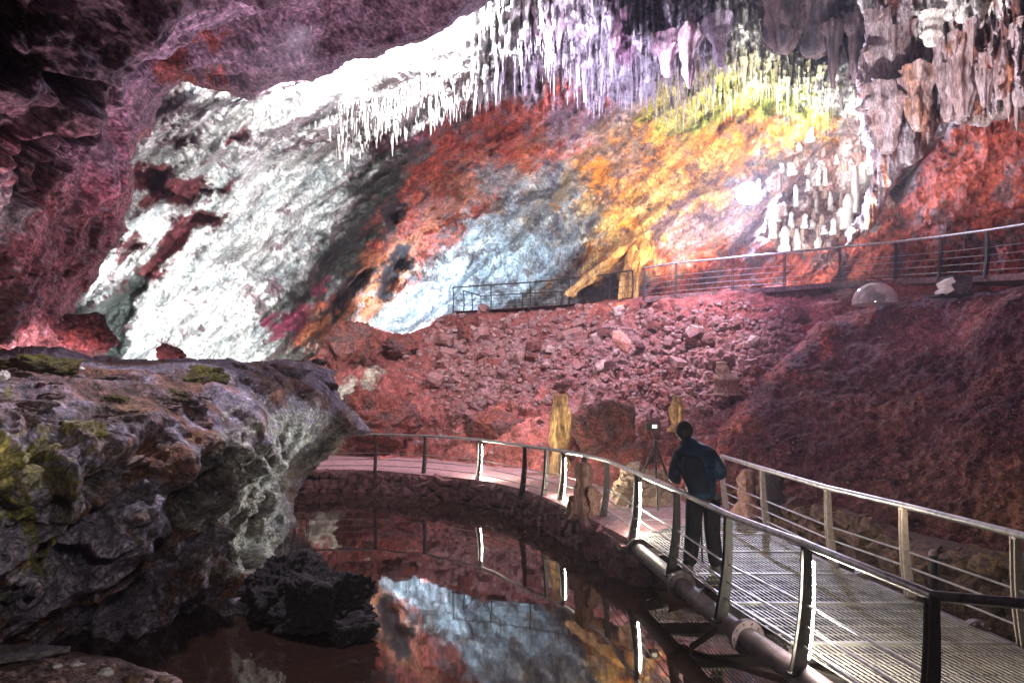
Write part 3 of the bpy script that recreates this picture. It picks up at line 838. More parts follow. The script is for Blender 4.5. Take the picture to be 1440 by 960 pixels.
#PART2#
# ------------------------------------------------------------------ shared small rocks
def pebble_mesh(name, seed, sub=1, rough=0.15):
    """a rounded irregular stone about one metre across"""
    r = np.random.RandomState(seed)
    import bmesh
    bm = bmesh.new()
    bmesh.ops.create_cube(bm, size=1.0)
    bmesh.ops.subdivide_edges(bm, edges=bm.edges[:], cuts=sub, use_grid_fill=True)
    off = r.rand(3) * 50
    for v in bm.verts:
        d = v.co.normalized()
        p = v.co * 0.46 + d * 0.22
        n = float(perlin(*[np.array([c * 2.1 + o]) for c, o in zip(d, off)])[0])
        v.co = p * (1 + rough * 2.4 * n + rough * 0.4 * (r.rand() - 0.5))
    me = bpy.data.meshes.new(name)
    bm.to_mesh(me); bm.free()
    return me


def protos(name, mat, n, seed, sub=1, rough=0.15):
    out = []
    for i in range(n):
        me = pebble_mesh(name, seed + i, sub, rough)
        me.materials.append(mat)
        out.append(me)
    return out


def rock_blob(name, c, size, mat, seed, label, cat='boulder', rot=0.0, sub=4, rough=0.3, group=None, tilt=0.0):
    """one big irregular rock with broken faces"""
    import bmesh
    bm = bmesh.new()
    bmesh.ops.create_icosphere(bm, subdivisions=sub, radius=1.0)
    V = np.array([v.co[:] for v in bm.verts], np.float32)
    r = np.random.RandomState(seed)
    D = V.copy()
    for k in range(17):                     # chop flat faces
        n = r.randn(3); n /= np.linalg.norm(n)
        h = 0.6 + 0.25 * r.rand()
        over = np.maximum(D @ n - h, 0)
        D -= over[:, None] * n * 0.92
    o = r.rand() * 40
    s = 1 + rough * fbm(V, 1.3, 4, 0.55, o) + (rough * 0.3 + 0.08) * fbm(V, 4.5, 4, 0.65, o + 3)
    D *= s[:, None]
    D *= np.array(size) / 2.0
    M = np.array((Matrix.Rotation(rot, 3, 'Z') @ Matrix.Rotation(tilt, 3, 'Y')))
    D = D @ M.T
    for v, p in zip(bm.verts, D):
        v.co = p
    me = bpy.data.meshes.new(name)
    bm.to_mesh(me); bm.free()
    me.polygons.foreach_set('use_smooth', [True] * len(me.polygons))
    ob = link(name, me, mat, None, c)
    return tag(ob, label, cat, group)


def px_rock(name, px, py, w, h, Y, mat, seed, label, depth=None, **kw):
    kw.setdefault('sub', 5)
    k = Y / F
    return rock_blob(name, U(px, py, Y), (w * k, (depth or w * 0.8) * k, h * k), mat, seed, label, **kw)


# ------------------------------------------------------------------ water
def water_material():
    m, nt, b = new_mat('pool_water')
    N, L = nt.nodes, nt.links
    nt.nodes.remove(b)
    out = [n for n in N if n.type == 'OUTPUT_MATERIAL'][0]
    d = N.new('ShaderNodeBsdfDiffuse'); d.inputs[0].default_value = (0.03, 0.016, 0.012, 1)
    g = N.new('ShaderNodeBsdfGlossy'); g.inputs['Roughness'].default_value = 0.028; g.inputs[0].default_value = (0.92, 0.9, 0.9, 1)
    fr = N.new('ShaderNodeFresnel'); fr.inputs['IOR'].default_value = 2.05
    mx = N.new('ShaderNodeMixShader')
    tc = N.new('ShaderNodeTexCoord')
    n = N.new('ShaderNodeTexNoise'); n.inputs['Scale'].default_value = 0.9; n.inputs['Detail'].default_value = 3
    bp = N.new('ShaderNodeBump'); bp.inputs['Strength'].default_value = 0.05; bp.inputs['Distance'].default_value = 0.05
    L.new(tc.outputs['Object'], n.inputs['Vector']); L.new(n.outputs['Fac'], bp.inputs['Height'])
    L.new(bp.outputs['Normal'], g.inputs['Normal']); L.new(bp.outputs['Normal'], fr.inputs['Normal'])
    L.new(fr.outputs[0], mx.inputs[0]); L.new(d.outputs[0], mx.inputs[1]); L.new(g.outputs[0], mx.inputs[2])
    L.new(mx.outputs[0], out.inputs['Surface'])
    return m


mb = MB()
mb.add([(-14, -3, 0), (9, -3, 0), (9, 21, 0), (-14, 21, 0)], [(0, 1, 2, 3)])
tag(mb.build('pool_water', water_material()), kind='structure')
mb = MB()
mb.add([(-30, -10, -0.9), (30, -10, -0.9), (30, 45, -0.9), (-30, 45, -0.9)], [(0, 1, 2, 3)])
tag(mb.build('cave_floor_ground', rock_mat('pool_bed', 0.9, 3.0, color=(0.1, 0.06, 0.05))), kind='structure')

# ------------------------------------------------------------------ path round the pool
DECK = 0.56
INNER = [(-8.6, 15.4), (-6.6, 17.5), (-5.1, 18.05), (-3.76, 17.95), (-2.1, 16.95), (-0.66, 15.9), (0.3, 14.4), (1.02, 12.4), (1.37, 11.1), (1.66, 9.95)]
OUTER = [(-11.5, 20.5), (-7.6, 21.8), (-5.6, 22.2), (-3.6, 21.8), (-1.6, 20.9), (0.3, 18.8), (1.8, 16.6), (3.1, 14.6), (4.2, 13.0), (4.3, 12.2)]


def resample(pts, n):
    pts = [Vector((*p, 0)) if len(p) == 2 else Vector(p) for p in pts]
    # smooth spline through the points
    dense = []
    for i in range(len(pts) - 1):
        p0 = pts[max(i - 1, 0)]; p1 = pts[i]; p2 = pts[i + 1]; p3 = pts[min(i + 2, len(pts) - 1)]
        for k in range(12):
            t = k / 12
            dense.append(0.5 * ((2 * p1) + (p2 - p0) * t + (2 * p0 - 5 * p1 + 4 * p2 - p3) * t * t + (3 * p1 - p0 - 3 * p2 + p3) * t ** 3))
    dense.append(pts[-1])
    d = [0.0]
    for a, b in zip(dense, dense[1:]):
        d.append(d[-1] + (b - a).length)
    out = []
    for k in range(n):
        s = d[-1] * k / (n - 1)
        j = 0
        while j < len(d) - 2 and d[j + 1] < s:
            j += 1
        t = (s - d[j]) / max(d[j + 1] - d[j], 1e-6)
        out.append(dense[j].lerp(dense[j + 1], t))
    return out


inn = resample(INNER, 60); outp = resample(OUTER, 60)
mb = MB()
vs = []; fs = []
NC = 12
for i, (a, b) in enumerate(zip(inn, outp)):
    for k in range(NC + 1):
        p = a.lerp(b, k / NC)
        z = DECK + 0.012 * float(perlin(np.array([p.x * 1.3]), np.array([p.y * 1.3]), np.array([0.5]))[0])
        vs.append((p.x, p.y, z))
for i in range(59):
    for k in range(NC):
        fs.append((i * (NC + 1) + k, (i + 1) * (NC + 1) + k, (i + 1) * (NC + 1) + k + 1, i * (NC + 1) + k + 1))
mb.add(vs, fs)
# the kerb face of the slab
o = len(mb.v)
for a in inn:
    mb.v.append((a.x, a.y, DECK)); mb.v.append((a.x, a.y, DECK - 0.16))
for i in range(59):
    mb.f.append((o + 2 * i, o + 2 * i + 1, o + 2 * i + 3, o + 2 * i + 2))
tag(mb.build('path', M_path, sm=True), kind='structure')

# ------------------------------------------------------------------ dry stone wall holding the path above the pool
wall_stones = protos('stone', M_stone, 7, 100)
ochre_stones = protos('stone', M_ystone, 7, 130)
lit_stones = protos('stone', M_lstone, 5, 150)
red_stones = protos('rubble_stone', M_rubble, 10, 160, 1, 0.17)


pale_stones = protos('rubble_stone', rock_mat('pale_pink_stone', 0.9, 7.0, 0.6, 0.04, 0.5, color=(0.5, 0.36, 0.35), mottle=(0.34, 0.22, 0.22)), 4, 210, 1, 0.18)
dark_stones = protos('rubble_stone', M_boulder, 4, 190, 1, 0.18)


def stone_run(parent, line, z0, z1, size, rows, meshes, lean=0.0, n_max=290, depth=0.22, jit=0.25):
    """courses of stones along a line, each stone a part of the wall"""
    pts = resample(line, 300)
    L_ = sum((b - a).length for a, b in zip(pts, pts[1:]))
    made = 0
    b0 = parent.location
    for r in range(rows):
        s = random.random() * size
        hz = (z1 - z0) / rows
        while s < L_ and made < n_max:
            w = size * random.uniform(0.7, 1.45)
            f = min(0.9999, (s + w / 2) / L_) * 299
            i = int(f)
            p = pts[i].lerp(pts[min(i + 1, 299)], f - i)
            t = (pts[min(i + 1, 299)] - pts[max(i - 1, 0)]).normalized()
            nrm = Vector((t.y, -t.x, 0))
            z = z0 + (r + 0.5) * hz + random.uniform(-jit, jit) * hz * 1.6
            q = p + nrm * (lean * (rows - r - 0.5) / rows + random.uniform(-0.03, 0.03))
            q.z = z
            ob = link('stone', random.choice(meshes), None, parent, q - b0,
                      (random.uniform(-.5, .5), random.uniform(-.45, .45), math.atan2(t.y, t.x) + random.choice((0, math.pi)) + random.uniform(-.3, .3)),
                      (w * 1.15, depth * random.uniform(0.8, 1.3), hz * random.uniform(1.1, 1.6)))
            made += 1
            s += w
    return made


pw = thing('pool_wall', 'low dark dry stone wall curving along the pool below the pale path', 'stone wall', (-1.5, 16.9, 0.0))
stone_run(pw, INNER[1:], -0.1, DECK - 0.06, 0.225, 4, wall_stones, lean=0.13, n_max=262, depth=0.2)
stone_run(pw, [(1.66, 9.9), (1.9, 9.55), (2.8, 9.5), (4.1, 9.7)], -0.1, 0.3, 0.3, 3, wall_stones, lean=0.1, n_max=40)
core = MB()
cl = resample(INNER[1:] + [(1.9, 9.75), (2.8, 9.7), (4.1, 9.9)], 60)
vs = []; fs = []
for i, p in enumerate(cl):
    t = (cl[min(i + 1, 59)] - cl[max(i - 1, 0)]).normalized(); nn = Vector((t.y, -t.x, 0))
    for off, z in ((0.06, -0.6), (-0.02, DECK - 0.3), (-0.5, DECK - 0.3), (-0.5, -0.6)):
        q = p + nn * off
        vs.append((q.x, q.y, z))
for i in range(59):
    for k in range(4):
        k2 = (k + 1) % 4
        fs.append((i * 4 + k, i * 4 + k2, i * 4 + 4 + k2, i * 4 + 4 + k))
core.add(vs, fs)
core.build('mortar_core', rock_mat('wall_core', 0.95, 8.0, color=(0.035, 0.025, 0.025)), pw)

# ochre wall holding the mound beside the bridge
bw = thing('retaining_wall', 'rough ochre stone wall at the foot of the dark mound beside the bridge', 'stone wall', (5.2, 8.5, 0.0))
RW = [(4.35, 13.2), (4.45, 12.0), (4.6, 10.8), (4.85, 9.6), (5.15, 8.7), (5.5, 7.9), (6.0, 6.9), (6.5, 6.0)]
stone_run(bw, RW, -0.1, 0.86, 0.26, 5, ochre_stones, lean=0.2, n_max=250, depth=0.34, jit=0.4)
core = MB()
cl = resample(RW, 40)
for a, b in zip(cl, cl[1:]):
    t = (b - a).normalized(); nn = Vector((t.y, -t.x, 0))
    m_ = (a + b) / 2 - nn * 0.3
    core.box((m_.x, m_.y, 0.1), ((b - a).length * 1.02, 0.6, 1.3), (t, -nn, Vector((0, 0, 1))))
core.build('mortar_core', rock_mat('ochre_core', 0.95, 8.0, color=(0.09, 0.06, 0.04)), bw)

# stones where path and bridge meet, lamp light put into their pale colour
sb = thing('stone_bank', 'heap of pale ochre stones lit beside the path at the bridge end', 'stone heap', floor_pt(905, 712, DECK))
for k in range(46):
    a = random.uniform(872, 950); hh = random.uniform(0, 1)
    prof = math.sin((a - 866) / 90 * math.pi) ** 0.6
    p = floor_pt(a, 712, DECK) + Vector((0, 0.2 + 0.55 * hh, 0.62 * hh * prof))
    s = random.uniform(0.16, 0.34)
    link('stone', random.choice(lit_stones), None, sb, p - sb.location, (random.uniform(-.4, .4), random.uniform(-.4, .4), random.uniform(0, 6)), (s * 1.2, s, s * 0.85))

# dry wall high on the slope
rw2 = thing('dry_stone_wall', 'short dry stone wall set into the rubble below the upper walkway', 'stone wall', L_slope.point(1080, 490))
for r in range(6):
    for k in range(9):
        px = 1042 + k * 9.5 + random.uniform(-2, 2) + r * 1.5; py = 512 - r * 8.0 - k * 0.6 + random.uniform(-1, 1)
        if px > 1122 - (5 - r) * 4:
            continue
        p = L_slope.point(px, py) + Vector((0, -0.12, 0))
        s = p.y / F
        link('stone', random.choice(red_stones), None, rw2, p - rw2.location, (random.uniform(-.2, .2), random.uniform(-.2, .2), random.uniform(-.3, .3)), (11.5 * s, 9 * s, 8.6 * s))

# ------------------------------------------------------------------ the steel footbridge
LY = np.array([3.6, 4.2, 5.53, 6.86, 8.36, 10.07, 11.7, 12.4]); LX = np.array([2.68, 2.58, 2.36, 2.12, 1.98, 1.79, 1.58, 1.48])
RY = np.array([3.6, 4.2, 5.5, 7.3, 8.5, 10.5, 12.4]); RX = np.array([4.62, 4.55, 4.42, 4.2, 4.02, 3.94, 3.88])


def lx(y): return float(np.interp(y, LY, LX))
def rx(y): return float(np.interp(y, RY, RX))


br = thing('footbridge', 'steel footbridge with grating deck crossing the pool at right', 'footbridge', (3.0, 8.0, 0.3))
edges = np.linspace(3.7, 12.35, 9)
for y0, y1 in zip(edges, edges[1:]):
    g = MB()
    a0, a1 = y0 + 0.012, y1 - 0.012
    nb = 40
    for k in range(nb + 1):
        t = k / nb
        p = Vector((lx(a0) + 0.1 + (rx(a0) - lx(a0) - 0.2) * t, a0, DECK - 0.008)); q = Vector((lx(a1) + 0.1 + (rx(a1) - lx(a1) - 0.2) * t, a1, DECK - 0.008))
        g.bar(p, q, 0.013, 0.008)
    nc = 5
    for k in range(nc + 1):
        y = a0 + (a1 - a0) * k / nc
        w = 0.025 if k in (0, nc) else 0.007
        g.bar((lx(y) + 0.1, y, DECK - 0.009), (rx(y) - 0.1, y, DECK - 0.009), w, 0.01 if k not in (0, nc) else 0.034)
    g.build('grating_panel', M_grate, br)
def beam(side, mat):
    """one edge pipe in flanged lengths"""
    ys = np.linspace(3.4, 12.3, 46)
    f = (lambda y: lx(y) - 0.03) if side < 0 else (lambda y: rx(y) + 0.0)
    b = MB(); b.tube([(f(y), y, DECK - 0.13) for y in ys], 0.1, 18)
    ob = b.build('edge_pipe', mat, br, sm=True)
    for y in (4.6, 6.35, 8.0, 9.75, 11.2):
        d = Vector((f(y + 0.1) - f(y - 0.1), 0.2, 0)).normalized()
        fl = MB(); c = Vector((f(y), y, DECK - 0.13))
        fl.tube([c - d * 0.03, c - d * 0.002], 0.165, 24); fl.tube([c + d * 0.002, c + d * 0.03], 0.165, 24)
        X = d.cross(Vector((0, 0, 1)))
        for k in range(10):
            a = 2 * math.pi * k / 10
            r = X * math.cos(a) * 0.135 + Vector((0, 0, 1)) * math.sin(a) * 0.135
            fl.tube([c + r - d * 0.05, c + r + d * 0.05], 0.014, 6)
        o = fl.mesh('flange', br.location, True)
        link('flange', o, mat, ob)
    return ob
beam(-1, M_pipe); beam(1, M_pipe)
for y in edges:
    c = MB(); c.bar((lx(y) + 0.06, y, DECK - 0.1), (rx(y) - 0.09, y, DECK - 0.1), 0.07, 0.12)
    c.build('cross_beam', M_dsteel, br)
for y0, y1 in zip(edges[::2], edges[2::2]):
    for s in (0, 1):
        c = MB()
        a = (lx(y0) + 0.1 if s else rx(y0) - 0.1, y0, DECK - 0.2 - 0.06 * s); b = (rx(y1) - 0.1 if s else lx(y1) + 0.1, y1, DECK - 0.2 - 0.06 * s)
        c.bar(a, b, 0.06, 0.05)
        c.build('diagonal_brace', M_dsteel, br)


# ------------------------------------------------------------------ railings
def post_mesh(h, foot, head, lean, twin=True, drop=0.1):
    """a curved blade post: two tapering plates and a saddle; x = towards the walkway, z up, origin at the deck"""
    b = MB()
    n = 8
    for yo in ((-0.022, 0.022) if twin else (0.0,)):
        ring0 = []; ring1 = []
        for k in range(n + 1):
            t = k / n
            z = -drop + (h + drop) * t
            cx = lean * t ** 2.0 + 0.05 * math.sin(t * math.pi)
            w = foot + (head - foot) * t
            ring0.append((cx - w / 2, z)); ring1.append((cx + w / 2, z))
        prof = ring0 + ring1[::-1]
        th = 0.007 if twin else 0.014
        vs = [(x, yo - th, z) for x, z in prof] + [(x, yo + th, z) for x, z in prof]
        m = len(prof)
        fs = []
        for k in range(n):   # faces of the plate in strips
            a, bb, c, d = k, k + 1, m - 2 - k, m - 1 - k
            fs.append((a, bb, c, d)); fs.append((m + a, m + d, m + c, m + bb))
        for k in range(m):
            k2 = (k + 1) % m
            fs.append((k, m + k, m + k2, k2))
        b.add(vs, fs)
    b.box((0.0, 0, -drop + 0.01), (foot * 1.25, 0.09, 0.02))
    b.box((lean, 0, h - 0.005), (head * 0.9, 0.07, 0.05))
    return b


def led_box(h, foot, lean, side):
    b = MB(); n = 6
    pts = []
    for k in range(n + 1):
        t = 0.12 + 0.76 * k / n
        cx = lean * t ** 2.0 + 0.05 * math.sin(t * math.pi)
        w = foot + (foot * 0.6 - foot) * t
        pts.append(Vector((cx + side * (w / 2 + 0.014), 0, -0.1 + (h + 0.1) * t)))
    for p, q in zip(pts, pts[1:]):
        b.bar(p, q, 0.034, 0.024, up=(1, 0, 0))
    return b


def railing(name, label, posts, inward, h, foot, head, lean, m_post, m_rail, rail_r, rods, leds=(), twin=True, rail_ext=None, rod_r=0.011):
    """posts: ground points in order; inward: +1 when the walkway lies to the right of the travel direction"""
    root = thing(name, label, 'railing', posts[0])
    pm = post_mesh(h, foot, head, lean, twin).mesh('post')
    pm.materials.append(m_post)
    lm = None
    tops = []; dirs = []
    for i, p in enumerate(posts):
        p = Vector(p)
        t = (Vector(posts[min(i + 1, len(posts) - 1)]) - Vector(posts[max(i - 1, 0)])); t.z = 0; t.normalize()
        nrm = Vector((t.y, -t.x, 0)) * inward
        rz = math.atan2(nrm.y, nrm.x)
        dirs.append((nrm, t))
        po = link('post', pm, None, root, p - root.location, (0, 0, rz))
        if i in leds:
            if lm is None:
                lm = led_box(h, foot, lean, 1).mesh('led_strip'); lm.materials.append(M_led)
            po['label'] = 'post with a lit white strip'
            link('led_strip', lm, None, po, (0, 0, 0))
        tops.append(p + Vector((0, 0, h + 0.02)) + nrm * lean)
    line = list(tops)
    if rail_ext:
        line = [Vector(q) for q in rail_ext[0]] + line + [Vector(q) for q in rail_ext[1]]
    b = MB(); b.tube(line, rail_r, 14)
    b.build('handrail', m_rail, root, sm=True)
    for f in rods:
        b = MB()
        ln = [Vector(p) + Vector((0, 0, h * f)) + d[0] * (lean * ((h * f + .1) / (h + .1)) ** 2 + 0.05 * math.sin((h * f + .1) / (h + .1) * math.pi)) for p, d in zip(posts, dirs)]
        b.tube(ln, rod_r, 6)
        b.build('rail_bar', m_rail, root, sm=True)
    return root


def gp(px, topy, z=DECK, h=0.94, lean=0.0):
    Y = (EYE - z - h) * F / (topy - HZ)
    return Vector(((px - 720) / F * Y - lean, Y, z))


lposts = [gp(1312, 838, lean=.08), gp(1135, 765, lean=.08), gp(1024, 724, lean=.08), gp(952, 689, lean=.08), gp(895, 665, lean=.08), gp(853, 647.5, lean=.07), gp(821, 640, lean=.06), gp(790, 634.5, lean=.05), gp(767, 631, lean=.05),
          gp(736, 627, lean=.04), gp(672, 618, lean=.02), gp(595, 613, lean=.0), gp(527, 611), Vector((-5.3, 17.7, DECK)), Vector((-7.0, 16.9, DECK)), Vector((-8.3, 15.4, DECK))]
railing('poolside_railing', 'dark steel railing on the pool side of the bridge and the curved path', lposts, 1, 0.92, 0.115, 0.062, 0.08, M_dsteel, M_steel, 0.033, (0.5, 0.32, 0.15),
        leds=(1, 4, 7, 10, 14), rail_ext=([(3.15, 3.95, DECK + 0.93)], []))
rposts = [Vector((4.56, 4.3, DECK)), Vector((4.41, 5.86, DECK)), Vector((4.24, 7.25, DECK)), Vector((4.02, 8.5, DECK)), Vector((3.93, 10.45, DECK)), Vector((3.88, 12.3, DECK))]
railing('moundside_railing', 'pale steel railing on the bridge side facing the dark mound', rposts, -1, 0.92, 0.105, 0.06, 0.1, M_psteel, M_steel, 0.034, (0.5, 0.32, 0.15))

# ------------------------------------------------------------------ upper walkway and its railings
UP = [(905, 418, 22.4), (950, 412, 21.8), (1030, 406, 21.0), (1103, 401, 20.3), (1180, 395, 19.4), (1258, 391, 18.2), (1320, 388, 16.8), (1385, 385, 15.2), (1465, 380, 13.5), (1560, 372, 11.8)]
uposts = [U(*p) for p in UP]
railing('upper_walkway_railing', 'long steel railing of the upper walkway in front of the red wall', uposts, -1, 0.95, 0.09, 0.06, 0.05, M_dsteel, M_steel, 0.034, (0.62, 0.44, 0.26, 0.08), rod_r=0.008)
BP = [(637, 437, 28.5), (690, 434, 28.0), (745, 431, 27.4), (800, 427, 26.7), (857, 421, 26.0), (889, 417, 25.2)]
railing('platform_railing', 'dark thin railing on the platform edge before the blue lit slope', [U(*p) for p in BP], -1, 0.95, 0.07, 0.05, 0.0, M_dsteel, M_dsteel, 0.028, (0.7, 0.45, 0.2), twin=False, rod_r=0.009)
SP = [(637.5, 437, 28.6), (651, 440, 29.8), (663, 442, 31.0), (676, 445, 32.3), (735, 442, 31.8), (790, 440, 31.0), (835, 437, 30.2)]
railing('platform_back_railing', 'thin railing on the far side of the platform close to the blue slope', [U(*p) for p in SP[1:]], 1, 0.95, 0.06, 0.05, 0.0, M_dsteel, M_dsteel, 0.026, (0.7, 0.45, 0.2), twin=False, rod_r=0.009)
mb = MB()
front = uposts
for a, b in zip(front, front[1:]):
    a = a + Vector((0, -0.02, -0.03)); b = b + Vector((0, -0.02, -0.03))
    o1 = Vector((0.9, 1.6, 0.0)); dn = Vector((0, 0, -0.14))
    mb.add([a, b, b + o1, a + o1, a + dn, b + dn, b + o1 + dn, a + o1 + dn], [(0, 1, 2, 3), (4, 7, 6, 5), (0, 4, 5, 1), (3, 2, 6, 7)])
tag(mb.build('upper_path', rock_mat('upper_concrete', 0.9, 5, color=(0.16, 0.09, 0.09))), kind='structure')
mb = MB()
pl = [U(*p) for p in BP]
for a, b in zip(pl, pl[1:]):
    mb.add([a + Vector((0, 0, -.02)), b + Vector((0, 0, -.02)), b + Vector((0.8, 5.5, -0.25)), a + Vector((0.8, 5.5, -0.25))], [(0, 1, 2, 3)])
tag(mb.build('upper_platform_floor', rock_mat('platform_soil', 0.95, 4.0, color=(0.25, 0.1, 0.08))), kind='structure')

# ------------------------------------------------------------------ rubble
mask_poly = [(600, 470), (700, 458), (860, 440), (1000, 440), (1110, 440), (1110, 470), (1050, 530), (990, 585), (900, 560), (800, 560), (700, 570), (640, 600), (610, 540)]
cand = []
while len(cand) < 1500:
    x = random.uniform(560, 1130); y = random.uniform(438, 650)
    s = float(sdf(np.array([x]), np.array([y]), mask_poly)[0])
    if s > 0 or (s > -60 and random.random() < 0.12):
        cand.append((x, y))
CA = np.array(cand)
CP, CS = L_slope.at(CA[:, 0], CA[:, 1])
for k in range(280):
    if CS[k] < 2:
        continue
    p = Vector(CP[k]); m = p.y / F
    s = min(7 + random.expovariate(1 / 4.4), 34) * m
    ob = link('rubble_stone', random.choice(red_stones + dark_stones + pale_stones[:2]), None, None, p + Vector((0, -0.25 * s, 0.1 * s)), (random.uniform(-.6, .6), random.uniform(-.6, .6), random.uniform(0, 6.3)),
              (s * random.uniform(.9, 1.3), s * random.uniform(.8, 1.1), s * random.uniform(.6, .9)))
    tag(ob, 'small reddish stone lying loose in the rubble of the red slope', 'stone', 'loose rubble stones on the red slope')


def scatter(name, n, sample, lay, smin, smax, mat, kind='stuff'):
    """countless small stones as one mass"""
    base = [np.array([v.co[:] for v in me.vertices], np.float32) for me in red_stones[:4]]
    polys = [np.array([list(p.vertices) for p in me.polygons], np.int32) for me in red_stones[:4]]
    pts = sample(n)
    P, sd = lay.at(pts[:, 0], pts[:, 1])
    Vs = []; Fs = []; o = 0
    r = np.random.RandomState(n)
    for i in range(len(P)):
        if sd[i] < 1:
            continue
        k = r.randint(4)
        s = (smin + (smax - smin) * r.rand() ** 2.2) * P[i, 1] / F
        a = r.rand() * 6.28; c, sn = math.cos(a), math.sin(a)
        B = base[k] * np.array([s * r.uniform(.8, 1.3), s, s * r.uniform(.55, .95)], np.float32)
        B = np.stack([B[:, 0] * c - B[:, 1] * sn, B[:, 0] * sn + B[:, 1] * c, B[:, 2]], -1) + P[i]
        B[:, 1] -= 0.15 * s
        Vs.append(B); Fs.append(polys[k] + o); o += len(B)
    me = np_mesh(name, np.concatenate(Vs), np.concatenate(Fs), smooth_sh=False)
    return tag(link(name, me, mat), kind=kind)


def samp_slope(n):
    r = np.random.RandomState(5)
    a = np.stack([r.uniform(560, 1130, n * 3), r.uniform(430, 655, n * 3)], -1)
    s = sdf(a[:, 0], a[:, 1], mask_poly)
    w = (s > 0) | (r.rand(len(s)) < np.exp(np.minimum(s, 0) / 35.0) * 0.5)
    return a[w][:n]


scatter('slope_rubble', 4200, samp_slope, L_slope, 2.0, 9.5, M_rubble)
scatter('pale_rubble', 1200, lambda n: samp_slope(n * 5)[n * 4:], L_slope, 1.8, 7.0, pale_stones[0].materials[0])


def samp_mound(n):
    r = np.random.RandomState(6)
    a = np.stack([r.uniform(990, 1460, n), r.uniform(400, 800, n)], -1)
    return a


M_mstone = rock_mat('scoria_stone', 0.95, 9.0, 0.6, 0.03, 0.5, color=(0.13, 0.055, 0.06), mottle=(0.18, 0.1, 0.08))
scatter('mound_gravel', 5200, samp_mound, L_mound, 2.0, 6.0, M_mstone)

# boulders one can point at
px_rock('boulder', 497, 482, 82, 66, 24.6, M_boulder, 3, 'large rusty red boulder tilted against the foot of the far wall', tilt=0.5, rough=0.25)
px_rock('boulder', 562, 484, 60, 34, 26.4, M_boulder, 4, 'pale pinkish boulder just below the cold white glow', rough=0.25)
px_rock('boulder', 858, 606, 92, 88, 16.6, M_boulder, 5, 'big hollowed brown boulder left of the tripod camera', rough=0.4)
px_rock('boulder', 800, 622, 70, 60, 17.6, M_boulder, 6, 'reddish boulder just right of the glowing stalagmite', rough=0.4)
px_rock('boulder', 893, 641, 62, 34, 15.2, M_boulder, 7, 'orange wedge shaped rock beside the tripod legs', rough=0.2, tilt=-0.15)
px_rock('boulder', 915, 610, 40, 44, 15.9, M_boulder, 8, 'squarish brown rock right behind the tripod camera', rough=0.3)
px_rock('boulder', 700, 603, 100, 60, 20.4, M_boulder, 9, 'broad smooth pink boulder rising above the path railing', rough=0.15, depth=50)
px_rock('boulder', 545, 590, 120, 90, 21.6, M_boulder, 10, 'wide red outcrop at the left end of the path', rough=0.35, depth=60)
px_rock('boulder', 660, 470, 34, 26, 26.6, M_boulder, 12, 'angular brown rock below the corner of the platform railing', rough=0.3)
px_rock('boulder', 695, 515, 26, 26, 24.3, M_boulder, 13, 'round brown rock in the middle of the rubble', rough=0.3)
px_rock('boulder', 873, 480, 42, 24, 20.6, rock_mat('pale_slab', 0.9, 6, color=(0.5, 0.24, 0.2)), 14, 'pale flat slab leaning on the rubble slope', rough=0.1, depth=14, tilt=0.75)
px_rock('boulder', 238, 496, 42, 26, 12.6, M_boulder, 15, 'small orange rock peeking over the ledge before the white slope', rough=0.25)
px_rock('boulder', 120, 470, 90, 52, 11.8, M_boulder, 16, 'pink red boulder on the back of the ledge under the left wall', rough=0.35)
px_rock('boulder', 285, 534, 74, 50, 9.2, M_moss, 17, 'olive mossy boulder on the far rim of the ledge', rough=0.25)
px_rock('boulder', 242, 561, 96, 36, 8.0, M_moss, 18, 'flat mossy brown rock on the middle of the ledge', rough=0.3)
px_rock('boulder', 62, 520, 110, 50, 7.9, M_moss, 19, 'dark mossy rock at the left end of the ledge', rough=0.35)
px_rock('boulder', 160, 568, 66, 30, 7.1, M_moss, 20, 'small dark mossy rock near the front of the ledge', rough=0.4)
px_rock('boulder', 118, 604, 66, 36, 5.65, M_ledge and rock_mat('pale_cap', 0.7, 9, color=(0.34, 0.3, 0.2), mottle=(0.22, 0.2, 0.05)), 21, 'rounded pale cap stone above the yellow moss', rough=0.25)
px_rock('boulder', 380, 530, 100, 40, 11.6, M_ledge and rock_mat('purple_rim', 0.85, 9, color=(0.15, 0.09, 0.1), mottle=(0.2, 0.17, 0.2)), 22, 'knobbly dark purple rock on the right rim of the ledge', rough=0.4)
px_rock('pebble', 115, 519, 11, 10, 8.6, M_pebble, 23, 'small white pebble on the ledge by the mossy rock', 'pebble', sub=2) if False else None
for (x, y, r_, lab) in ((115, 519, 11, 'small white pebble on the ledge beside the dark mossy rock'), (94, 512, 17, 'pale grey stone next to the white pebble on the ledge'), (4, 530, 18, 'pale rounded stone at the left picture edge on the ledge')):
    rock_blob('pebble', U(x, y, 8.3 if x > 50 else 6.6), (r_ * 8 / F,) * 3, M_pebble, x, lab, 'pebble', sub=3, rough=0.2)
rock_blob('wet_rock', U(452, 852, 7.85), (1.3, 1.15, 0.84), M_wet, 31, 'black jagged wet rock standing in the pool below the ledge', 'rock', sub=6, rough=0.36)
rock_blob('wet_rock', U(402, 826, 8.4), (1.1, 1.0, 1.0), M_wet, 37, 'dark rock at the waterline joining the ledge to the jagged wet rock', 'rock', sub=6, rough=0.4)
rock_blob('wet_rock', U(492, 884, 7.5), (0.62, 0.7, 0.34), M_wet, 41, 'low black rock at the right foot of the jagged wet rock', 'rock', sub=5, rough=0.35)
M_rim = rock_mat('rim_rock', 0.85, 9, 0.9, 0.05, 0.6, color=(0.2, 0.15, 0.17), mottle=(0.11, 0.06, 0.05))
rl = random.Random(12)
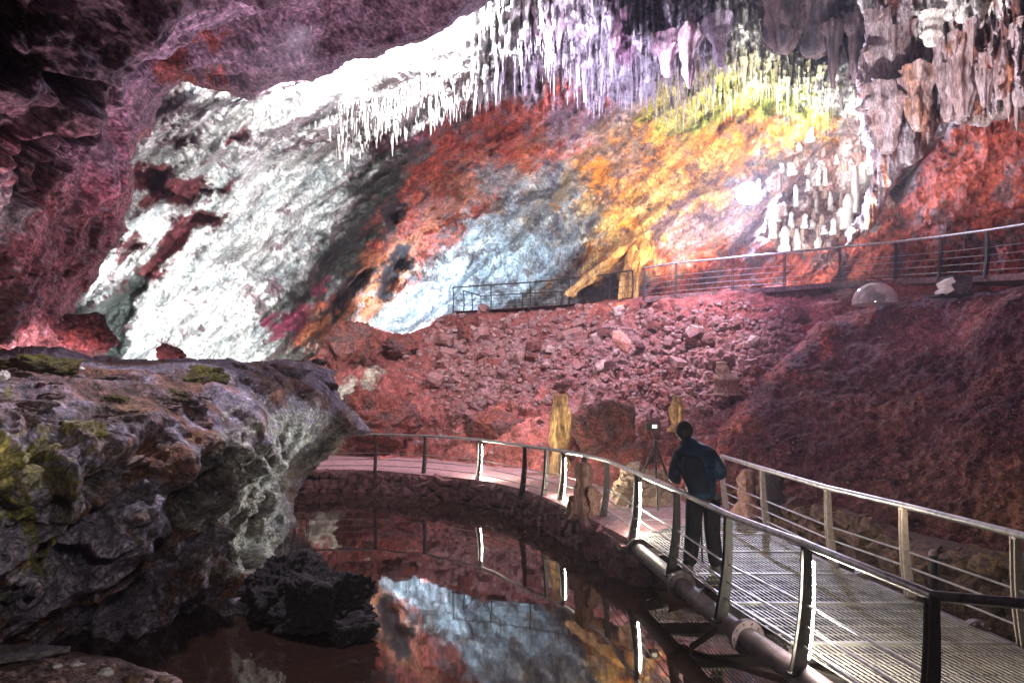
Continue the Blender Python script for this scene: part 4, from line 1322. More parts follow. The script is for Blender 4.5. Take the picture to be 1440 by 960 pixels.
for j in range(34):
    x = rl.uniform(5, 470); y = rl.uniform(508, 600) if x < 330 else rl.uniform(506, 560)
    q = L_ledge.point(x, y); w = rl.uniform(14, 46) * q.y / F
    rock_blob('ledge_rock', q + Vector((0, 0.22 * w, -0.12 * w)), (w * rl.uniform(1, 1.7), w, w * rl.uniform(0.4, 0.75)), M_rim, 300 + j, 'knobbly purplish rock half sunk in the top of the ledge', 'rock', rl.uniform(0, 6), 4, 0.6, 'knobbly rocks on the ledge top')

# gravel bank at the lower left
bank_poly = [(-500, 905), (0, 918), (70, 908), (130, 916), (185, 930), (232, 940), (262, 952), (268, 985), (-500, 985)]
bank_ctrl = [(0, 960, 5.9), (0, 920, 6.5), (130, 918, 6.75), (130, 960, 6.0), (260, 955, 6.4), (-500, 960, 5.2), (260, 985, 6.0), (0, 985, 5.5)]
L_bank = Layer(bank_ctrl, lambda P, px, py: 0.12 * fbm(P, 1.4, 4, 0.6, 121.0) + 0.06 * fbm(P, 7.0, 3, 0.6, 122.0), bank_poly, 10, 0.5, 4, 7.7)


def bank_colour(P, px, py):
    g = fbm(P, 5.0, 4, 0.65, 123.0)
    return (np.zeros(P.shape) + np.array((0.3, 0.2, 0.18))) * (1 + 0.7 * g[..., None])


grid_layer('gravel_bank_ground', L_bank, frame_axis(-5, 275, 1.6, -420, 277), frame_axis(900, 968, 1.6, 899, 984), bank_colour, M_ledge)
for (x, y, w, lab, m) in ((82, 936, 16, 'white stone on the gravel bank, nearest the grey slab', M_pebble), (110, 934, 18, 'white stone with dark spots on the gravel bank', M_pebble),
                          (190, 957, 34, 'pale yellow rounded stone at the bottom of the gravel bank', M_ystone), (232, 958, 30, 'yellowish stone at the right end of the gravel bank', M_ystone),
                          (150, 946, 24, 'grey stone in the middle of the gravel bank', M_pebble)):
    p = L_bank.point(x, y)
    rock_blob('pebble', p + Vector((0, -0.03, 0.01)), (w * p.y / F, w * p.y / F, w * 0.6 * p.y / F), m, x, lab, 'pebble', sub=3, rough=0.25)
p = U(20, 917, 6.35)
sl = MB()
sl.loft([[p + Vector((x, y, z)) for x, y in ((-0.6, -0.1), (-0.2, -0.22), (0.22, 0.0), (0.42, 0.16), (0.1, 0.2), (-0.6, 0.22))] for z in (-0.05, 0.0)])
tag(sl.build('stone_slab', rock_mat('grey_slab', 0.6, 5, 0.2, color=(0.2, 0.18, 0.19)), base=p), 'smooth grey slab lying on the gravel bank at the lower left', 'slab')


# ------------------------------------------------------------------ dripstone
def drip_rings(n, rings, seed, flute=0.15, tip=0.08, power=0.8, curve=0.05):
    r = np.random.RandomState(seed)
    ph = r.rand(4) * 6.28
    out = []
    for i in range(rings):
        t = i / (rings - 1)
        rad = (1 - t) ** power * (1 - tip) + tip
        rad *= 1 + 0.14 * math.sin(t * 9 + ph[0]) + 0.08 * math.sin(t * 21 + ph[1])
        cx = curve * math.sin(t * 3 + ph[2]); cy = curve * math.cos(t * 3 + ph[3])
        ring = []
        for k in range(n):
            a = 2 * math.pi * k / n
            f = 1 + flute * math.sin(3 * a + ph[0]) + flute * 0.7 * math.sin(5 * a + ph[1] + t)
            ring.append((cx * t + rad * f * math.cos(a), cy * t + rad * f * math.sin(a), -t))
        out.append(ring)
    return out


def drip_protos(mat, n, nv, rings, seed, up=False, **kw):
    res = []
    for i in range(n):
        b = MB()
        rr = drip_rings(nv, rings, seed + i, **kw)
        if up:
            rr = [[(x, y, 1 + z) if False else (x, y, -z) for x, y, z in ring] for ring in rr]
            rr = [ring[::-1] for ring in rr]
        b.loft(rr)
        me = b.mesh('stalagmite' if up else 'stalactite', (0, 0, 0), True)
        me.materials.append(mat)
        res.append(me)
    return res


white_drips = drip_protos(M_calc, 6, 7, 8, 300, power=0.9)
violet_drips = drip_protos(rock_mat('lilac_lit_calcite', 0.6, 8, color=(0.56, 0.52, 0.6), stretch=(1, 1, .3)), 5, 7, 8, 320, power=0.9)  # violet wash of the lamps put into this lilac colour
green_drips = drip_protos(M_green, 5, 7, 8, 340, power=0.9)


def fringe(line, n, lmin, lmax, wmin, wmax, meshes, label, group, jit=8, lay=None):
    pts = resample([(x, y) for x, y in line], 80)
    xs = []; ys = []
    for k in range(n):
        q = pts[random.randrange(80)]
        xs.append(q.x + random.uniform(-3, 3)); ys.append(q.y + random.uniform(-jit, jit))
    P, _ = (lay or L_far).at(np.array(xs), np.array(ys))
    for k in range(n):
        p = Vector(P[k]); m = p.y / F
        g_ = min(0.4 + random.expovariate(2.3), 1.35)
        l = random.uniform(lmin, lmax) * g_ * m; w = random.uniform(wmin, wmax) * (0.7 + 0.4 * g_) * m * 0.5
        ob = link('stalactite', random.choice(meshes), None, None, p + Vector((0, -0.12, 0.05 * l)), (0, 0, random.uniform(0, 6.28)), (w, w, l))
        tag(ob, label, 'stalactite', group)


fringe([(465, 205), (510, 190), (560, 165), (600, 155), (640, 145), (690, 125)], 112, 9, 27, 2.2, 5.5, white_drips, 'thin white stalactite in the fringe below the bright ceiling edge', 'white stalactite fringe', 24)
fringe([(690, 105), (740, 85), (790, 80), (830, 110)], 44, 18, 42, 3, 6, violet_drips, 'slender lilac stalactite above the red band of the far wall', 'lilac stalactite fringe', 16)
fringe([(840, 110), (890, 110), (940, 110), (1000, 100), (1020, 70)], 40, 18, 38, 3.5, 8, violet_drips, 'greyish lilac stalactite above the yellow green lit rock', 'grey lilac stalactites', 22)
fringe([(1000, 120), (1060, 100), (1110, 105), (1160, 120)], 46, 18, 40, 4, 9, green_drips, 'yellow green stalactite above the amber wall', 'yellow green stalactites', 24)


def knobby(rings, amp, f, seed):
    """roughen the rings of a dripstone with real relief"""
    R_ = np.array([[tuple(q) for q in r] for r in rings], np.float32)
    c = R_.mean(1, keepdims=True)
    Q = R_ * np.array((1, 1, 0.3), np.float32)
    n = fbm(Q, f, 4, 0.6, seed * 1.37) + 0.5 * fbm(R_ * np.array((1, 1, 0.2), np.float32), f * 2.5, 3, 0.6, seed * 2.1, True) * 0.4
    out = c + (R_ - c) * (1 + amp * n)[..., None]
    return [[tuple(map(float, q)) for q in r] for r in out]


def fine_fringe(name, lines, mat, lay, seed):
    """hair-fine drips nobody could count, as one mass"""
    r = np.random.RandomState(seed)
    base = drip_rings(5, 5, seed, 0.1, 0.08, 0.9)
    B = np.array(base, np.float32).reshape(-1, 3)
    fc = np.array([(i * 5 + k, i * 5 + (k + 1) % 5, i * 5 + 5 + (k + 1) % 5, i * 5 + 5 + k) for i in range(4) for k in range(5)], np.int32)
    xs = []; ys = []; ls = []; ws = []
    for line, n, spread, lo, hi, w0, w1 in lines:
        pts = resample(line, 90)
        for k in range(n):
            q = pts[r.randint(90)]
            xs.append(q.x + r.uniform(-4, 4)); ys.append(q.y + r.uniform(-spread, spread * 0.5)); ls.append(lo + (hi - lo) * r.rand() ** 2); ws.append(r.uniform(w0, w1))
    P, sd = lay.at(np.array(xs), np.array(ys))
    Vs = []; Fs = []; o = 0
    for i in range(len(P)):
        m = P[i, 1] / F
        Vs.append(B * np.array((ws[i] * m / 2, ws[i] * m / 2, ls[i] * m), np.float32) + P[i] + np.array((0, -0.1, 0.1))); Fs.append(fc + o); o += len(B)
    me = np_mesh(name, np.concatenate(Vs), np.concatenate(Fs))
    return tag(link(name, me, mat), kind='stuff')


fine_fringe('fine_white_stalactites', [([(480, 190), (510, 180), (560, 160), (600, 150), (640, 140), (690, 120)], 420, 40, 6, 30, 1.4, 3.4), ([(350, 160), (440, 170), (520, 150), (620, 110)], 160, 20, 5, 14, 1.5, 3)], M_calc, L_far, 3)
fine_fringe('fine_lilac_stalactites', [([(690, 110), (740, 95), (790, 95), (830, 120), (900, 125), (960, 125), (1000, 115)], 420, 55, 8, 34, 1.5, 4)], violet_drips[0].materials[0], L_far, 4)
fine_fringe('fine_green_stalactites', [([(920, 150), (1000, 135), (1060, 115), (1110, 118), (1165, 125)], 320, 45, 8, 32, 1.6, 4.5)], M_green, L_far, 5)
hang_drips = drip_protos(rock_mat('pinkish_calcite', 0.55, 8, color=(0.62, 0.54, 0.57), stretch=(1, 1, .3), mottle=(0.45, 0.28, 0.24)), 6, 9, 12, 400, power=0.7, flute=0.2)
fringe([(1220, 60), (1260, 70), (1300, 90), (1350, 95), (1400, 80), (1440, 80)], 48, 20, 50, 5, 11, hang_drips, 'pinkish stalactite in the thicket hanging at the upper right', 'pinkish stalactites at the upper right', 70, L_hang)


def drapery(px, t0, t1, w, Y, mat, seed, label, flute=0.28, tip=0.12, power=0.7, flat=0.7, nv=44, name='drapery', cat='drapery', slope=0.0, amp=0.34):
    k = Y / F
    b = MB()
    NR = 34
    rings = drip_rings(nv, NR, seed, flute * 0.6, tip, power, 0.12)
    out = []
    r = random.Random(seed)
    ph = r.random() * 6
    for i, ring in enumerate(rings):
        t = i / (NR - 1)
        nr = []
        for j, (x, y, z) in enumerate(ring):
            a = 2 * math.pi * j / nv
            f = 1 + flute * 0.5 * math.sin(a * 7 + ph) * (1 - t * 0.4)
            nr.append((x * f * w * k / 2, y * f * w * k / 2 * flat, z * (t1 - t0) * k + slope * x * k * w))
        out.append(nr)
    b.loft(knobby(out, amp, 2.6, seed))
    p = U(px, t0, Y)
    ob = link(name, b.mesh(name, (0, 0, 0), True), mat, None, p)
    return tag(ob, label, cat)


drapery(757, 12, 64, 20, 18.6, M_violet, 1, 'violet hanging drapery, leftmost under the white ceiling edge')
drapery(771, 4, 76, 22, 18.5, M_violet, 2, 'violet drapery with the lowest tip in the left violet cluster')
drapery(786, 10, 70, 16, 18.7, M_violet, 3, 'narrow violet drapery on the right of the left violet cluster')
drapery(815, 6, 52, 18, 19.2, M_violet, 4, 'short violet drapery beside the white streaked rock')
drapery(862, -10, 90, 26, 19.4, M_violet, 5, 'long dark violet drapery reaching down beside the ceiling hollow')
drapery(936, 50, 110, 40, 20.6, M_violet, 6, 'broad rounded violet drapery edged with white')
drapery(970, 38, 124, 30, 20.2, M_violet, 7, 'pointed pink drapery next to the broad violet one')
drapery(1012, 20, 95, 34, 21.0, rock_mat('grey_curtain', 0.7, 8, color=(0.36, 0.3, 0.36), stretch=(1, 1, .2)), 8, 'grey curtain of rock left of the bright white gap')
M_dark = rock_mat('dark_dripstone', 0.8, 7, color=(0.03, 0.024, 0.03), stretch=(1, 1, .3), mottle=(0.09, 0.055, 0.06))
drapery(1100, -30, 76, 62, 21.6, M_dark, 9, 'dark brown hanging rock above the white stalactites', power=0.5, tip=0.3)
drapery(1145, -40, 80, 56, 21.8, M_dark, 10, 'nearly black hanging rock in the ceiling hollow', power=0.45, tip=0.3)
drapery(1172, 30, 124, 20, 21.2, M_dark, 11, 'black pointed stalactite between the white patches', power=0.8)
drapery(1206, 20, 118, 30, 20.0, M_dark, 12, 'dark bluish stalactite beside the pale column', power=0.6)
drapery(1219, -12, 36, 22, 19.2, M_calc, 13, 'bright white stalactite at the top edge above the black hollow')
M_col = rock_mat('column_calcite', 0.55, 7, color=(0.5, 0.43, 0.46), stretch=(1, 1, .2), mottle=(0.34, 0.24, 0.24))
drapery(1245, 20, 150, 60, 17.2, M_col, 14, 'tall fluted pinkish column at the upper right', tip=0.75, power=0.4)
drapery(1248, 118, 215, 58, 16.6, M_col, 15, 'rounded bulbous dripstone hanging under the fluted column', tip=0.22, power=0.75, amp=0.5)
drapery(1290, 95, 185, 40, 16.2, rock_mat('rust_calcite', 0.6, 7, color=(0.46, 0.24, 0.16), stretch=(1, 1, .25), mottle=(0.55, 0.42, 0.4)), 16, 'rust coloured dripstone right of the bulbous one', tip=0.35, power=0.5)
for i, (x, a, b_, w, lab) in enumerate(((1325, 20, 130, 30, 'grey stalactite under the white patches at the upper right'), (1352, 60, 165, 34, 'thick grey brown stalactite above the pale lip of rock'),
                                        (1385, 30, 150, 30, 'grey stalactite left of the two at the right picture edge'), (1408, 0, 140, 28, 'long lilac grey stalactite near the right picture edge'), (1432, 20, 150, 26, 'stalactite cut by the right picture edge'),
                                        (1335, 90, 172, 26, 'small brown stalactite hanging over the pale lip of rock'))):
    drapery(x, a, b_, w, 15.6 - (x - 1325) * 0.012, M_col, 40 + i, lab, tip=0.3, power=0.5, name='stalactite', cat='stalactite')
for i, (x, y, w, h, lab) in enumerate(((1312, 42, 28, 46, 'white calcite lobe, lowest of the white patches at upper right'), (1330, 8, 30, 40, 'white calcite lobe at the top edge left of the largest one'), (1352, 12, 24, 40, 'slim white calcite lobe beside the largest one'),
                                       (1372, 10, 34, 62, 'largest white calcite lobe at the top right'), (1395, 8, 20, 30, 'small white calcite lobe right of the largest one'))):
    drapery(x, y - h / 2, y + h / 2, w, 14.6, M_calc, 60 + i, lab, tip=0.4, power=0.4, name='calcite_lobe', cat='calcite lobe', flute=0.15)

# stalagmites of the bright alcove
alc = [(1087, 336, 292, 12), (1103, 303, 284, 6), (1113, 321, 297, 9), (1131, 322, 301, 9), (1103, 354, 318, 16), (1122, 352, 322, 12), (1135, 270, 252, 7), (1119, 291, 260, 8), (1113, 246, 228, 13), (1100, 242, 229, 8), (1096, 352, 326, 9),
       (1203, 300, 233, 12), (1214, 260, 229, 12), (1192, 322, 273, 17), (1183, 324, 292, 14), (1172, 330, 306, 11), (1231, 245, 188, 12), (1222, 235, 209, 8), (1159, 330, 316, 9), (1150, 350, 334, 10), (1124, 214, 201, 9), (1177, 231, 217, 7), (1135, 240, 222, 7),
       (1142, 322, 309, 9), (1078, 318, 306, 9), (1140, 200, 172, 11), (1086, 262, 250, 9), (1074, 278, 266, 9), (1094, 312, 298, 7), (1147, 300, 280, 6), (1160, 262, 236, 7), (1167, 296, 270, 7), (1150, 262, 228, 8), (1066, 268, 252, 8)]
stms = drip_protos(M_calc, 6, 10, 11, 360, up=True, power=0.4, tip=0.3, curve=0.25)
obs = []
for (x, b_, t_, w) in alc:
    p = L_far.point(x, b_); Y = p.y - 0.08
    k = Y / F
    ob = link('stalagmite', random.choice(stms), None, None, U(x, b_, Y), (0, 0, random.uniform(0, 6.28)), (w * k / 2, w * k / 2, (b_ - t_) * k))
    tag(ob, 'white stalagmite among the crowd in the floodlit alcove', 'stalagmite', 'white stalagmites in the floodlit alcove')


bst = drip_protos(rock_mat('ruddy_calcite', 0.65, 8, color=(0.5, 0.3, 0.22), stretch=(1, 1, .3), mottle=(0.7, 0.6, 0.55)), 4, 9, 9, 380, up=True, power=0.4, tip=0.3, curve=0.2)
apoly = [(1075, 300), (1110, 235), (1150, 215), (1200, 240), (1205, 300), (1175, 340), (1090, 352)]
nb_ = 0
while nb_ < 46:
    x = random.uniform(1070, 1210); y = random.uniform(215, 352)
    if sdf(np.array([x]), np.array([y]), apoly)[0] < 0:
        continue
    q = L_far.point(x, y); k = q.y / F; w = random.uniform(5, 10); h = random.uniform(10, 26)
    ob = link('stalagmite', random.choice(bst), None, None, q + Vector((0, 0.05, -3 * k)), (random.uniform(-.1, .1), random.uniform(-.1, .1), random.uniform(0, 6)), (w * k / 2, w * k / 2, h * k))
    tag(ob, 'small brownish stalagmite between the white ones in the floodlit alcove', 'stalagmite', 'brownish stalagmites in the floodlit alcove')
    nb_ += 1


def stalagmite(px, base, top, w, Y, mat, seed, label, power=0.35, tip=0.35, flute=0.12):
    k = Y / F
    b = MB()
    rr = drip_rings(30, 30, seed, flute, tip, power, 0.25)
    rr = [[(x * w * k / 2, y * w * k / 2, -z * (base - top) * k) for x, y, z in ring][::-1] for ring in rr]
    nr_ = len(rr)
    rr = [[(x * (1 + 0.55 * max(0.0, 1 - t / 0.2) ** 2), y * (1 + 0.55 * max(0.0, 1 - t / 0.2) ** 2), z) for x, y, z in ring] for t, ring in ((q / (nr_ - 1), ring) for q, ring in enumerate(rr))]
    b.loft(knobby(rr, 0.35, 3.0, seed))
    ob = link('stalagmite', b.mesh('stalagmite', (0, 0, 0), True), mat, None, U(px, base, Y))
    return tag(ob, label, 'stalagmite')


stalagmite(787, 668, 554, 27, 17.0, M_amber, 1, 'tall glowing golden stalagmite standing behind the path railing', power=0.22, tip=0.7)
stalagmite(952, 606, 556, 20, 15.4, M_amber, 2, 'pinkish stalagmite rising just behind the head of the person')
stalagmite(1019, 555, 508, 28, 16.9, M_brown, 3, 'brown pale topped stalagmite stump on the rubble slope')
stalagmite(820, 728, 650, 30, 11.9, M_brown, 4, 'dark brown stalagmite, tallest of three at the pool edge of the path')
stalagmite(834, 727, 684, 20, 11.7, M_brown, 5, 'stubby brown stalagmite on the pool edge, right of the tallest')
stalagmite(803, 722, 696, 12, 12.1, M_brown, 6, 'smallest dark stalagmite on the pool edge, left of the tallest')
stalagmite(1052, 722, 660, 30, 11.4, M_brown, 7, 'brown stalagmite behind the pale bridge railing')
stalagmite(1085, 722, 664, 34, 11.3, M_wet, 8, 'dark stalagmite right behind the farther bridge railing post')
stalagmite(1010, 720, 690, 12, 12.2, M_brown, 9, 'short stalagmite at the bridge end hidden behind the jacket') if False else None

# golden flowstone arch on the amber wall
fa = MB()


def limb(pts, rs, seed, n=14):
    NR = 30
    P_ = resample([tuple(U(*q)) for q in pts], NR)
    rr = np.interp(np.linspace(0, 1, NR), np.linspace(0, 1, len(rs)), rs)
    t_ = MB(); t_.tube(P_, [float(a) for a in rr], n, caps=False)
    V = [t_.v[i * n:(i + 1) * n] for i in range(NR)]
    fa.loft(knobby(V, 0.8, 2.6, seed))


ra = random.Random(4)
for j in range(6):
    e = (j - 2.5) * 3.6
    limb([(922 + e * 2.2, 322 - j * 3, 28.8), (902 + e * 1.3, 346, 27.3 + ra.uniform(-.2, .2)), (892 + e, 370, 26.4 + ra.uniform(-.25, .25)), (885 + e, 396, 25.9 + ra.uniform(-.25, .25)), (884 + e * 1.2, 424, 25.8)],
         [0.24, 0.2, 0.14 * ra.uniform(.7, 1.3), 0.11, 0.14], 10 + j)
for j in range(5):
    e = j * 3.6
    limb([(914, 330 + e, 28.6), (885 - j * 2, 346 + e, 27.1 + ra.uniform(-.2, .2)), (862 - j * 2, 361 + e, 26.6 + ra.uniform(-.2, .2)), (835, 381 + e * 0.7, 26.3), (812, 399 + e * 0.5, 26.1 + ra.uniform(-.2, .2)), (796 + j * 3, 416, 26.1)],
         [0.22, 0.17, 0.13 * ra.uniform(.7, 1.3), 0.12, 0.11, 0.07], 30 + j)
tag(fa.build('flowstone_arch', M_amber, sm=True, base=U(884, 420, 25.8)), 'golden flowstone arch over a dark hole behind the platform railing', 'flowstone')

# ------------------------------------------------------------------ lamps one can see
def floodlight(px, py, Y, label):
    p = U(px, py, Y)
    root = thing('floodlight', label, 'floodlight', p)
    d = (Vector((0, 0, EYE)) - p).normalized()
    b = MB(); b.tube([p - d * -0.0, p - d * 0.06, p - d * 0.3, p - d * 0.36], [0.4, 0.43, 0.34, 0.12], 24); b.build('housing', M_black, root, sm=True)
    b = MB(); b.tube([p + d * 0.005, p + d * 0.02], 0.38, 24); b.build('lamp_glass', glow_mat('flood_glass', (0.86, 0.92, 1.0), 60.0), root)
    b = MB(); b.bar(p - d * 0.2, p - d * 0.2 - Vector((0, 0, 0.6)), 0.05, 0.05, up=(0, 1, 0)); b.build('bracket', M_black, root)
    return root


fw_ = L_far.point(1051, 268)
floodlight(1051, 272, fw_.y - 1.2, 'blazing bluish white floodlight pointing at the viewer from the alcove')
lamp('POINT', U(1051, 262, fw_.y - 1.0), None, 520, (0.78, 0.86, 1.0), size=0.1)
fp_ = U(1051, 272, fw_.y - 1.3)
lamp('SPOT', fp_, (0, 0, EYE), 3200, (0.68, 0.68, 1.0), 150, 0.5, 0.12)


# acrylic dome
p = U(1230, 424, 16.6); R = 29 / F * 16.6
dm = thing('acrylic_dome', 'clear acrylic dome set in the soil below the upper walkway', 'dome', p)
m, nt, b = new_mat('clear_acrylic')
N, Lk = nt.nodes, nt.links
tr = N.new('ShaderNodeBsdfTransparent'); tr.inputs[0].default_value = (0.9, 0.9, 0.93, 1)
gl = N.new('ShaderNodeBsdfGlossy'); gl.inputs['Roughness'].default_value = 0.08
df = N.new('ShaderNodeBsdfDiffuse'); df.inputs[0].default_value = (0.8, 0.75, 0.78, 1)
fr = N.new('ShaderNodeLayerWeight'); fr.inputs[0].default_value = 0.45
m1 = N.new('ShaderNodeMixShader'); m2 = N.new('ShaderNodeMixShader'); m1.inputs[0].default_value = 0.5
Lk.new(gl.outputs[0], m1.inputs[1]); Lk.new(df.outputs[0], m1.inputs[2])
mr = N.new('ShaderNodeMapRange'); mr.inputs[3].default_value = 0.34; mr.inputs[4].default_value = 0.95
Lk.new(fr.outputs['Facing'], mr.inputs[0]); Lk.new(mr.outputs[0], m2.inputs[0])
Lk.new(tr.outputs[0], m2.inputs[1]); Lk.new(m1.outputs[0], m2.inputs[2])
nt.nodes.remove(b)
Lk.new(m2.outputs[0], [n for n in N if n.type == 'OUTPUT_MATERIAL'][0].inputs['Surface'])
b = MB()
b.loft([[p + Vector((R * math.cos(e) * math.cos(a), R * math.cos(e) * math.sin(a), R * 0.92 * math.sin(e))) for a in np.linspace(0, 2 * math.pi, 33)[:-1]] for e in np.linspace(-0.15, 1.5, 12)])
b.build('shell', m, dm, sm=True)
b = MB(); b.box(p + Vector((0.05, 0, 0.1)), (0.34, 0.22, 0.2)); b.tube([p + Vector((0.1, -0.16, 0.12)), p + Vector((0.1, -0.1, 0.12))], 0.07, 12); b.build('camera_unit', M_black, dm)

# lamp box on the mound
p = U(1338, 417, 15.0); k = 15.0 / F
lb = thing('lamp_box', 'grey floodlight box on the crest of the dark mound', 'lamp box', p)
b = MB(); b.box(p + Vector((8 * k, 0, 13 * k)), (26 * k, 26 * k, 27 * k)); b.box(p + Vector((8 * k, 0, 27.2 * k)), (29 * k, 29 * k, 1.6 * k)); b.build('housing', rock_mat('stone_clad', 0.8, 12, color=(0.1, 0.08, 0.085), mottle=(0.05, 0.04, 0.045)), lb)
for z, off in ((18, -12), (7, -14)):
    b = MB()
    b.box(p + Vector((off * k, -6 * k, z * k)), (15 * k, 18 * k, 8 * k), (Vector((0.85, 0, 0.5)), Vector((0, 1, 0)), Vector((-0.5, 0, 0.85)))); b.build('reflector_panel', metal_mat('white_panel', (0.78, 0.8, 0.78), 0.35, 0.0), lb)
b = MB(); b.box(p + Vector((-2 * k, 0, 1 * k)), (46 * k, 30 * k, 2.5 * k)); b.build('base_plate', M_dsteel, lb)
# dark bollard behind the right railing
p = U(1313, 832, 8.1)
bo = thing('bollard', 'short black bollard lamp standing behind the pale bridge railing', 'bollard', p)
b = MB(); b.tube([p, p + Vector((0, 0, 0.44))], 0.045, 14); b.build('shaft', M_black, bo, sm=True)
b = MB(); b.tube([p + Vector((0, 0, 0.44)), p + Vector((0, 0, 0.47)), p + Vector((0, 0, 0.5))], [0.056, 0.056, 0.03], 14); b.build('cap', M_psteel, bo, sm=True)


# ------------------------------------------------------------------ person and camera tripod
def skin(name, nodes, edges, mat, parent, sub=2, root=0):
    b0 = parent.location
    me = bpy.data.meshes.new(name)
    me.from_pydata([Vector(n[0]) for n in nodes], edges, [])
    ob = link(name, me, mat, parent)
    md = ob.modifiers.new('skin', 'SKIN'); md.use_smooth_shade = True
    for i, n in enumerate(nodes):
        r = n[1] if isinstance(n[1], tuple) else (n[1], n[1])
        me.skin_vertices[0].data[i].radius = r
        me.skin_vertices[0].data[i].use_root = (i == root)
    ss = ob.modifiers.new('smooth', 'SUBSURF'); ss.levels = sub; ss.render_levels = sub
    return ob


def cloth_mat(name, color, mottle, wave=None, rough=0.6, bump=0.5):
    m = rock_mat(name, rough, 14, 0.3, 0.01, 0.3, color=color, mottle=mottle, spec=0.35)
    if wave:
        nt = m.node_tree; N, L = nt.nodes, nt.links
        tc = N.new('ShaderNodeTexCoord')
        w = N.new('ShaderNodeTexWave'); w.bands_direction = 'Z'; w.inputs['Scale'].default_value = wave; w.inputs['Distortion'].default_value = 1.2
        L.new(tc.outputs['Object'], w.inputs['Vector'])
        bp = N.new('ShaderNodeBump'); bp.inputs['Strength'].default_value = bump; bp.inputs['Distance'].default_value = 0.012
        L.new(w.outputs['Fac'], bp.inputs['Height'])
        b = nt.nodes['Principled BSDF']
        old = b.inputs['Normal'].links[0].from_node
        L.new(bp.outputs['Normal'], old.inputs['Normal'])
    return m


pb = Vector((2.27, 8.12, DECK))
pe = thing('person', 'person in a blue quilted jacket with a dark backpack leaning at the bridge railing', 'person', pb)
M_skin = rock_mat('skin', 0.5, 20, 0.1, 0.002, 0.1, color=(0.5, 0.28, 0.2))
M_jack = cloth_mat('blue_jacket', (0.006, 0.034, 0.082), (0.004, 0.02, 0.05), 4.5, 0.55, 0.4)
M_trou = cloth_mat('dark_trousers', (0.004, 0.006, 0.014), (0.003, 0.004, 0.008), None, 0.85)
M_hair = cloth_mat('dark_hair', (0.012, 0.012, 0.016), (0.02, 0.02, 0.022))
V3 = Vector
# local frame: +y away from the viewer, the back is turned to us; the trunk leans forward and left
body = [(V3((0.0, 0.0, 0.93)), (0.09, 0.07)), (V3((-0.03, 0.03, 1.15)), (0.12, 0.09)), (V3((-0.09, 0.09, 1.36)), (0.13, 0.09)), (V3((-0.13, 0.15, 1.5)), (0.07, 0.06)), (V3((-0.15, 0.18, 1.55)), 0.056), (V3((-0.165, 0.215, 1.62)), (0.078, 0.085)), (V3((-0.17, 0.23, 1.69)), (0.072, 0.08)),
        (V3((-0.09, 0.0, 0.84)), 0.05), (V3((-0.11, 0.03, 0.47)), 0.05), (V3((-0.16, 0.0, 0.1)), 0.036), (V3((-0.175, 0.12, 0.05)), 0.028),
        (V3((0.09, -0.02, 0.84)), 0.05), (V3((0.11, 0.0, 0.47)), 0.05), (V3((0.14, -0.08, 0.1)), 0.036), (V3((0.15, 0.04, 0.05)), 0.028),
        (V3((-0.27, 0.12, 1.36)), 0.05), (V3((-0.31, 0.16, 1.1)), 0.04), (V3((-0.23, 0.36, 1.02)), 0.032), (V3((-0.18, 0.45, 1.02)), (0.02, 0.036)),
        (V3((0.13, 0.1, 1.37)), 0.05), (V3((0.27, 0.14, 1.12)), 0.042), (V3((0.14, 0.37, 1.12)), 0.032), (V3((0.08, 0.44, 1.14)), (0.02, 0.036)),
        (V3((-0.175, 0.335, 1.64)), (0.016, 0.018)), (V3((-0.278, 0.21, 1.63)), (0.014, 0.026)), (V3((-0.06, 0.21, 1.63)), (0.014, 0.026))]
be = [(0, 1), (1, 2), (2, 3), (3, 4), (4, 5), (5, 6), (0, 7), (7, 8), (8, 9), (9, 10), (0, 11), (11, 12), (12, 13), (13, 14), (2, 15), (15, 16), (16, 17), (17, 18), (2, 19), (19, 20), (20, 21), (21, 22), (5, 23), (5, 24), (5, 25)]
for s, hx in ((-1, 18), (1, 22)):
    h0 = body[hx][0]
    for f in range(4):
        i = len(body)
        L1 = (0.055, 0.062, 0.058, 0.045)[f]
        a = h0 + V3((-s * 0.005 + (f - 1.5) * 0.004, 0.035, 0.026 - 0.018 * f))
        body.append((a, 0.0095)); body.append((a + V3((-s * 0.012, L1 * 0.6, -0.012)), 0.009)); body.append((a + V3((-s * 0.03, L1 * 0.9, -0.03)), 0.008))
        be += [(hx, i), (i, i + 1), (i + 1, i + 2)]
    i = len(body)
    body.append((h0 + V3((-s * 0.03, 0.0, 0.02)), 0.011)); body.append((h0 + V3((-s * 0.05, 0.03, 0.02)), 0.009))
    be += [(hx, i), (i, i + 1)]
skin('body', body, be, M_skin, pe)
jk = [(V3((0.0, -0.01, 0.82)), (0.2, 0.16)), (V3((-0.01, 0.0, 0.98)), (0.22, 0.175)), (V3((-0.04, 0.03, 1.18)), (0.235, 0.175)), (V3((-0.09, 0.08, 1.36)), (0.225, 0.155)), (V3((-0.13, 0.14, 1.48)), (0.13, 0.115)), (V3((-0.155, 0.175, 1.585)), (0.095, 0.098)),
      (V3((-0.26, 0.11, 1.37)), 0.095), (V3((-0.315, 0.14, 1.1)), 0.085), (V3((-0.2, 0.42, 1.02)), 0.055),
      (V3((0.12, 0.09, 1.37)), 0.1), (V3((0.275, 0.12, 1.12)), 0.088), (V3((0.1, 0.42, 1.13)), 0.056)]
skin('jacket', jk, [(0, 1), (1, 2), (2, 3), (3, 4), (4, 5), (3, 6), (6, 7), (7, 8), (3, 9), (9, 10), (10, 11)], M_jack, pe, root=0)
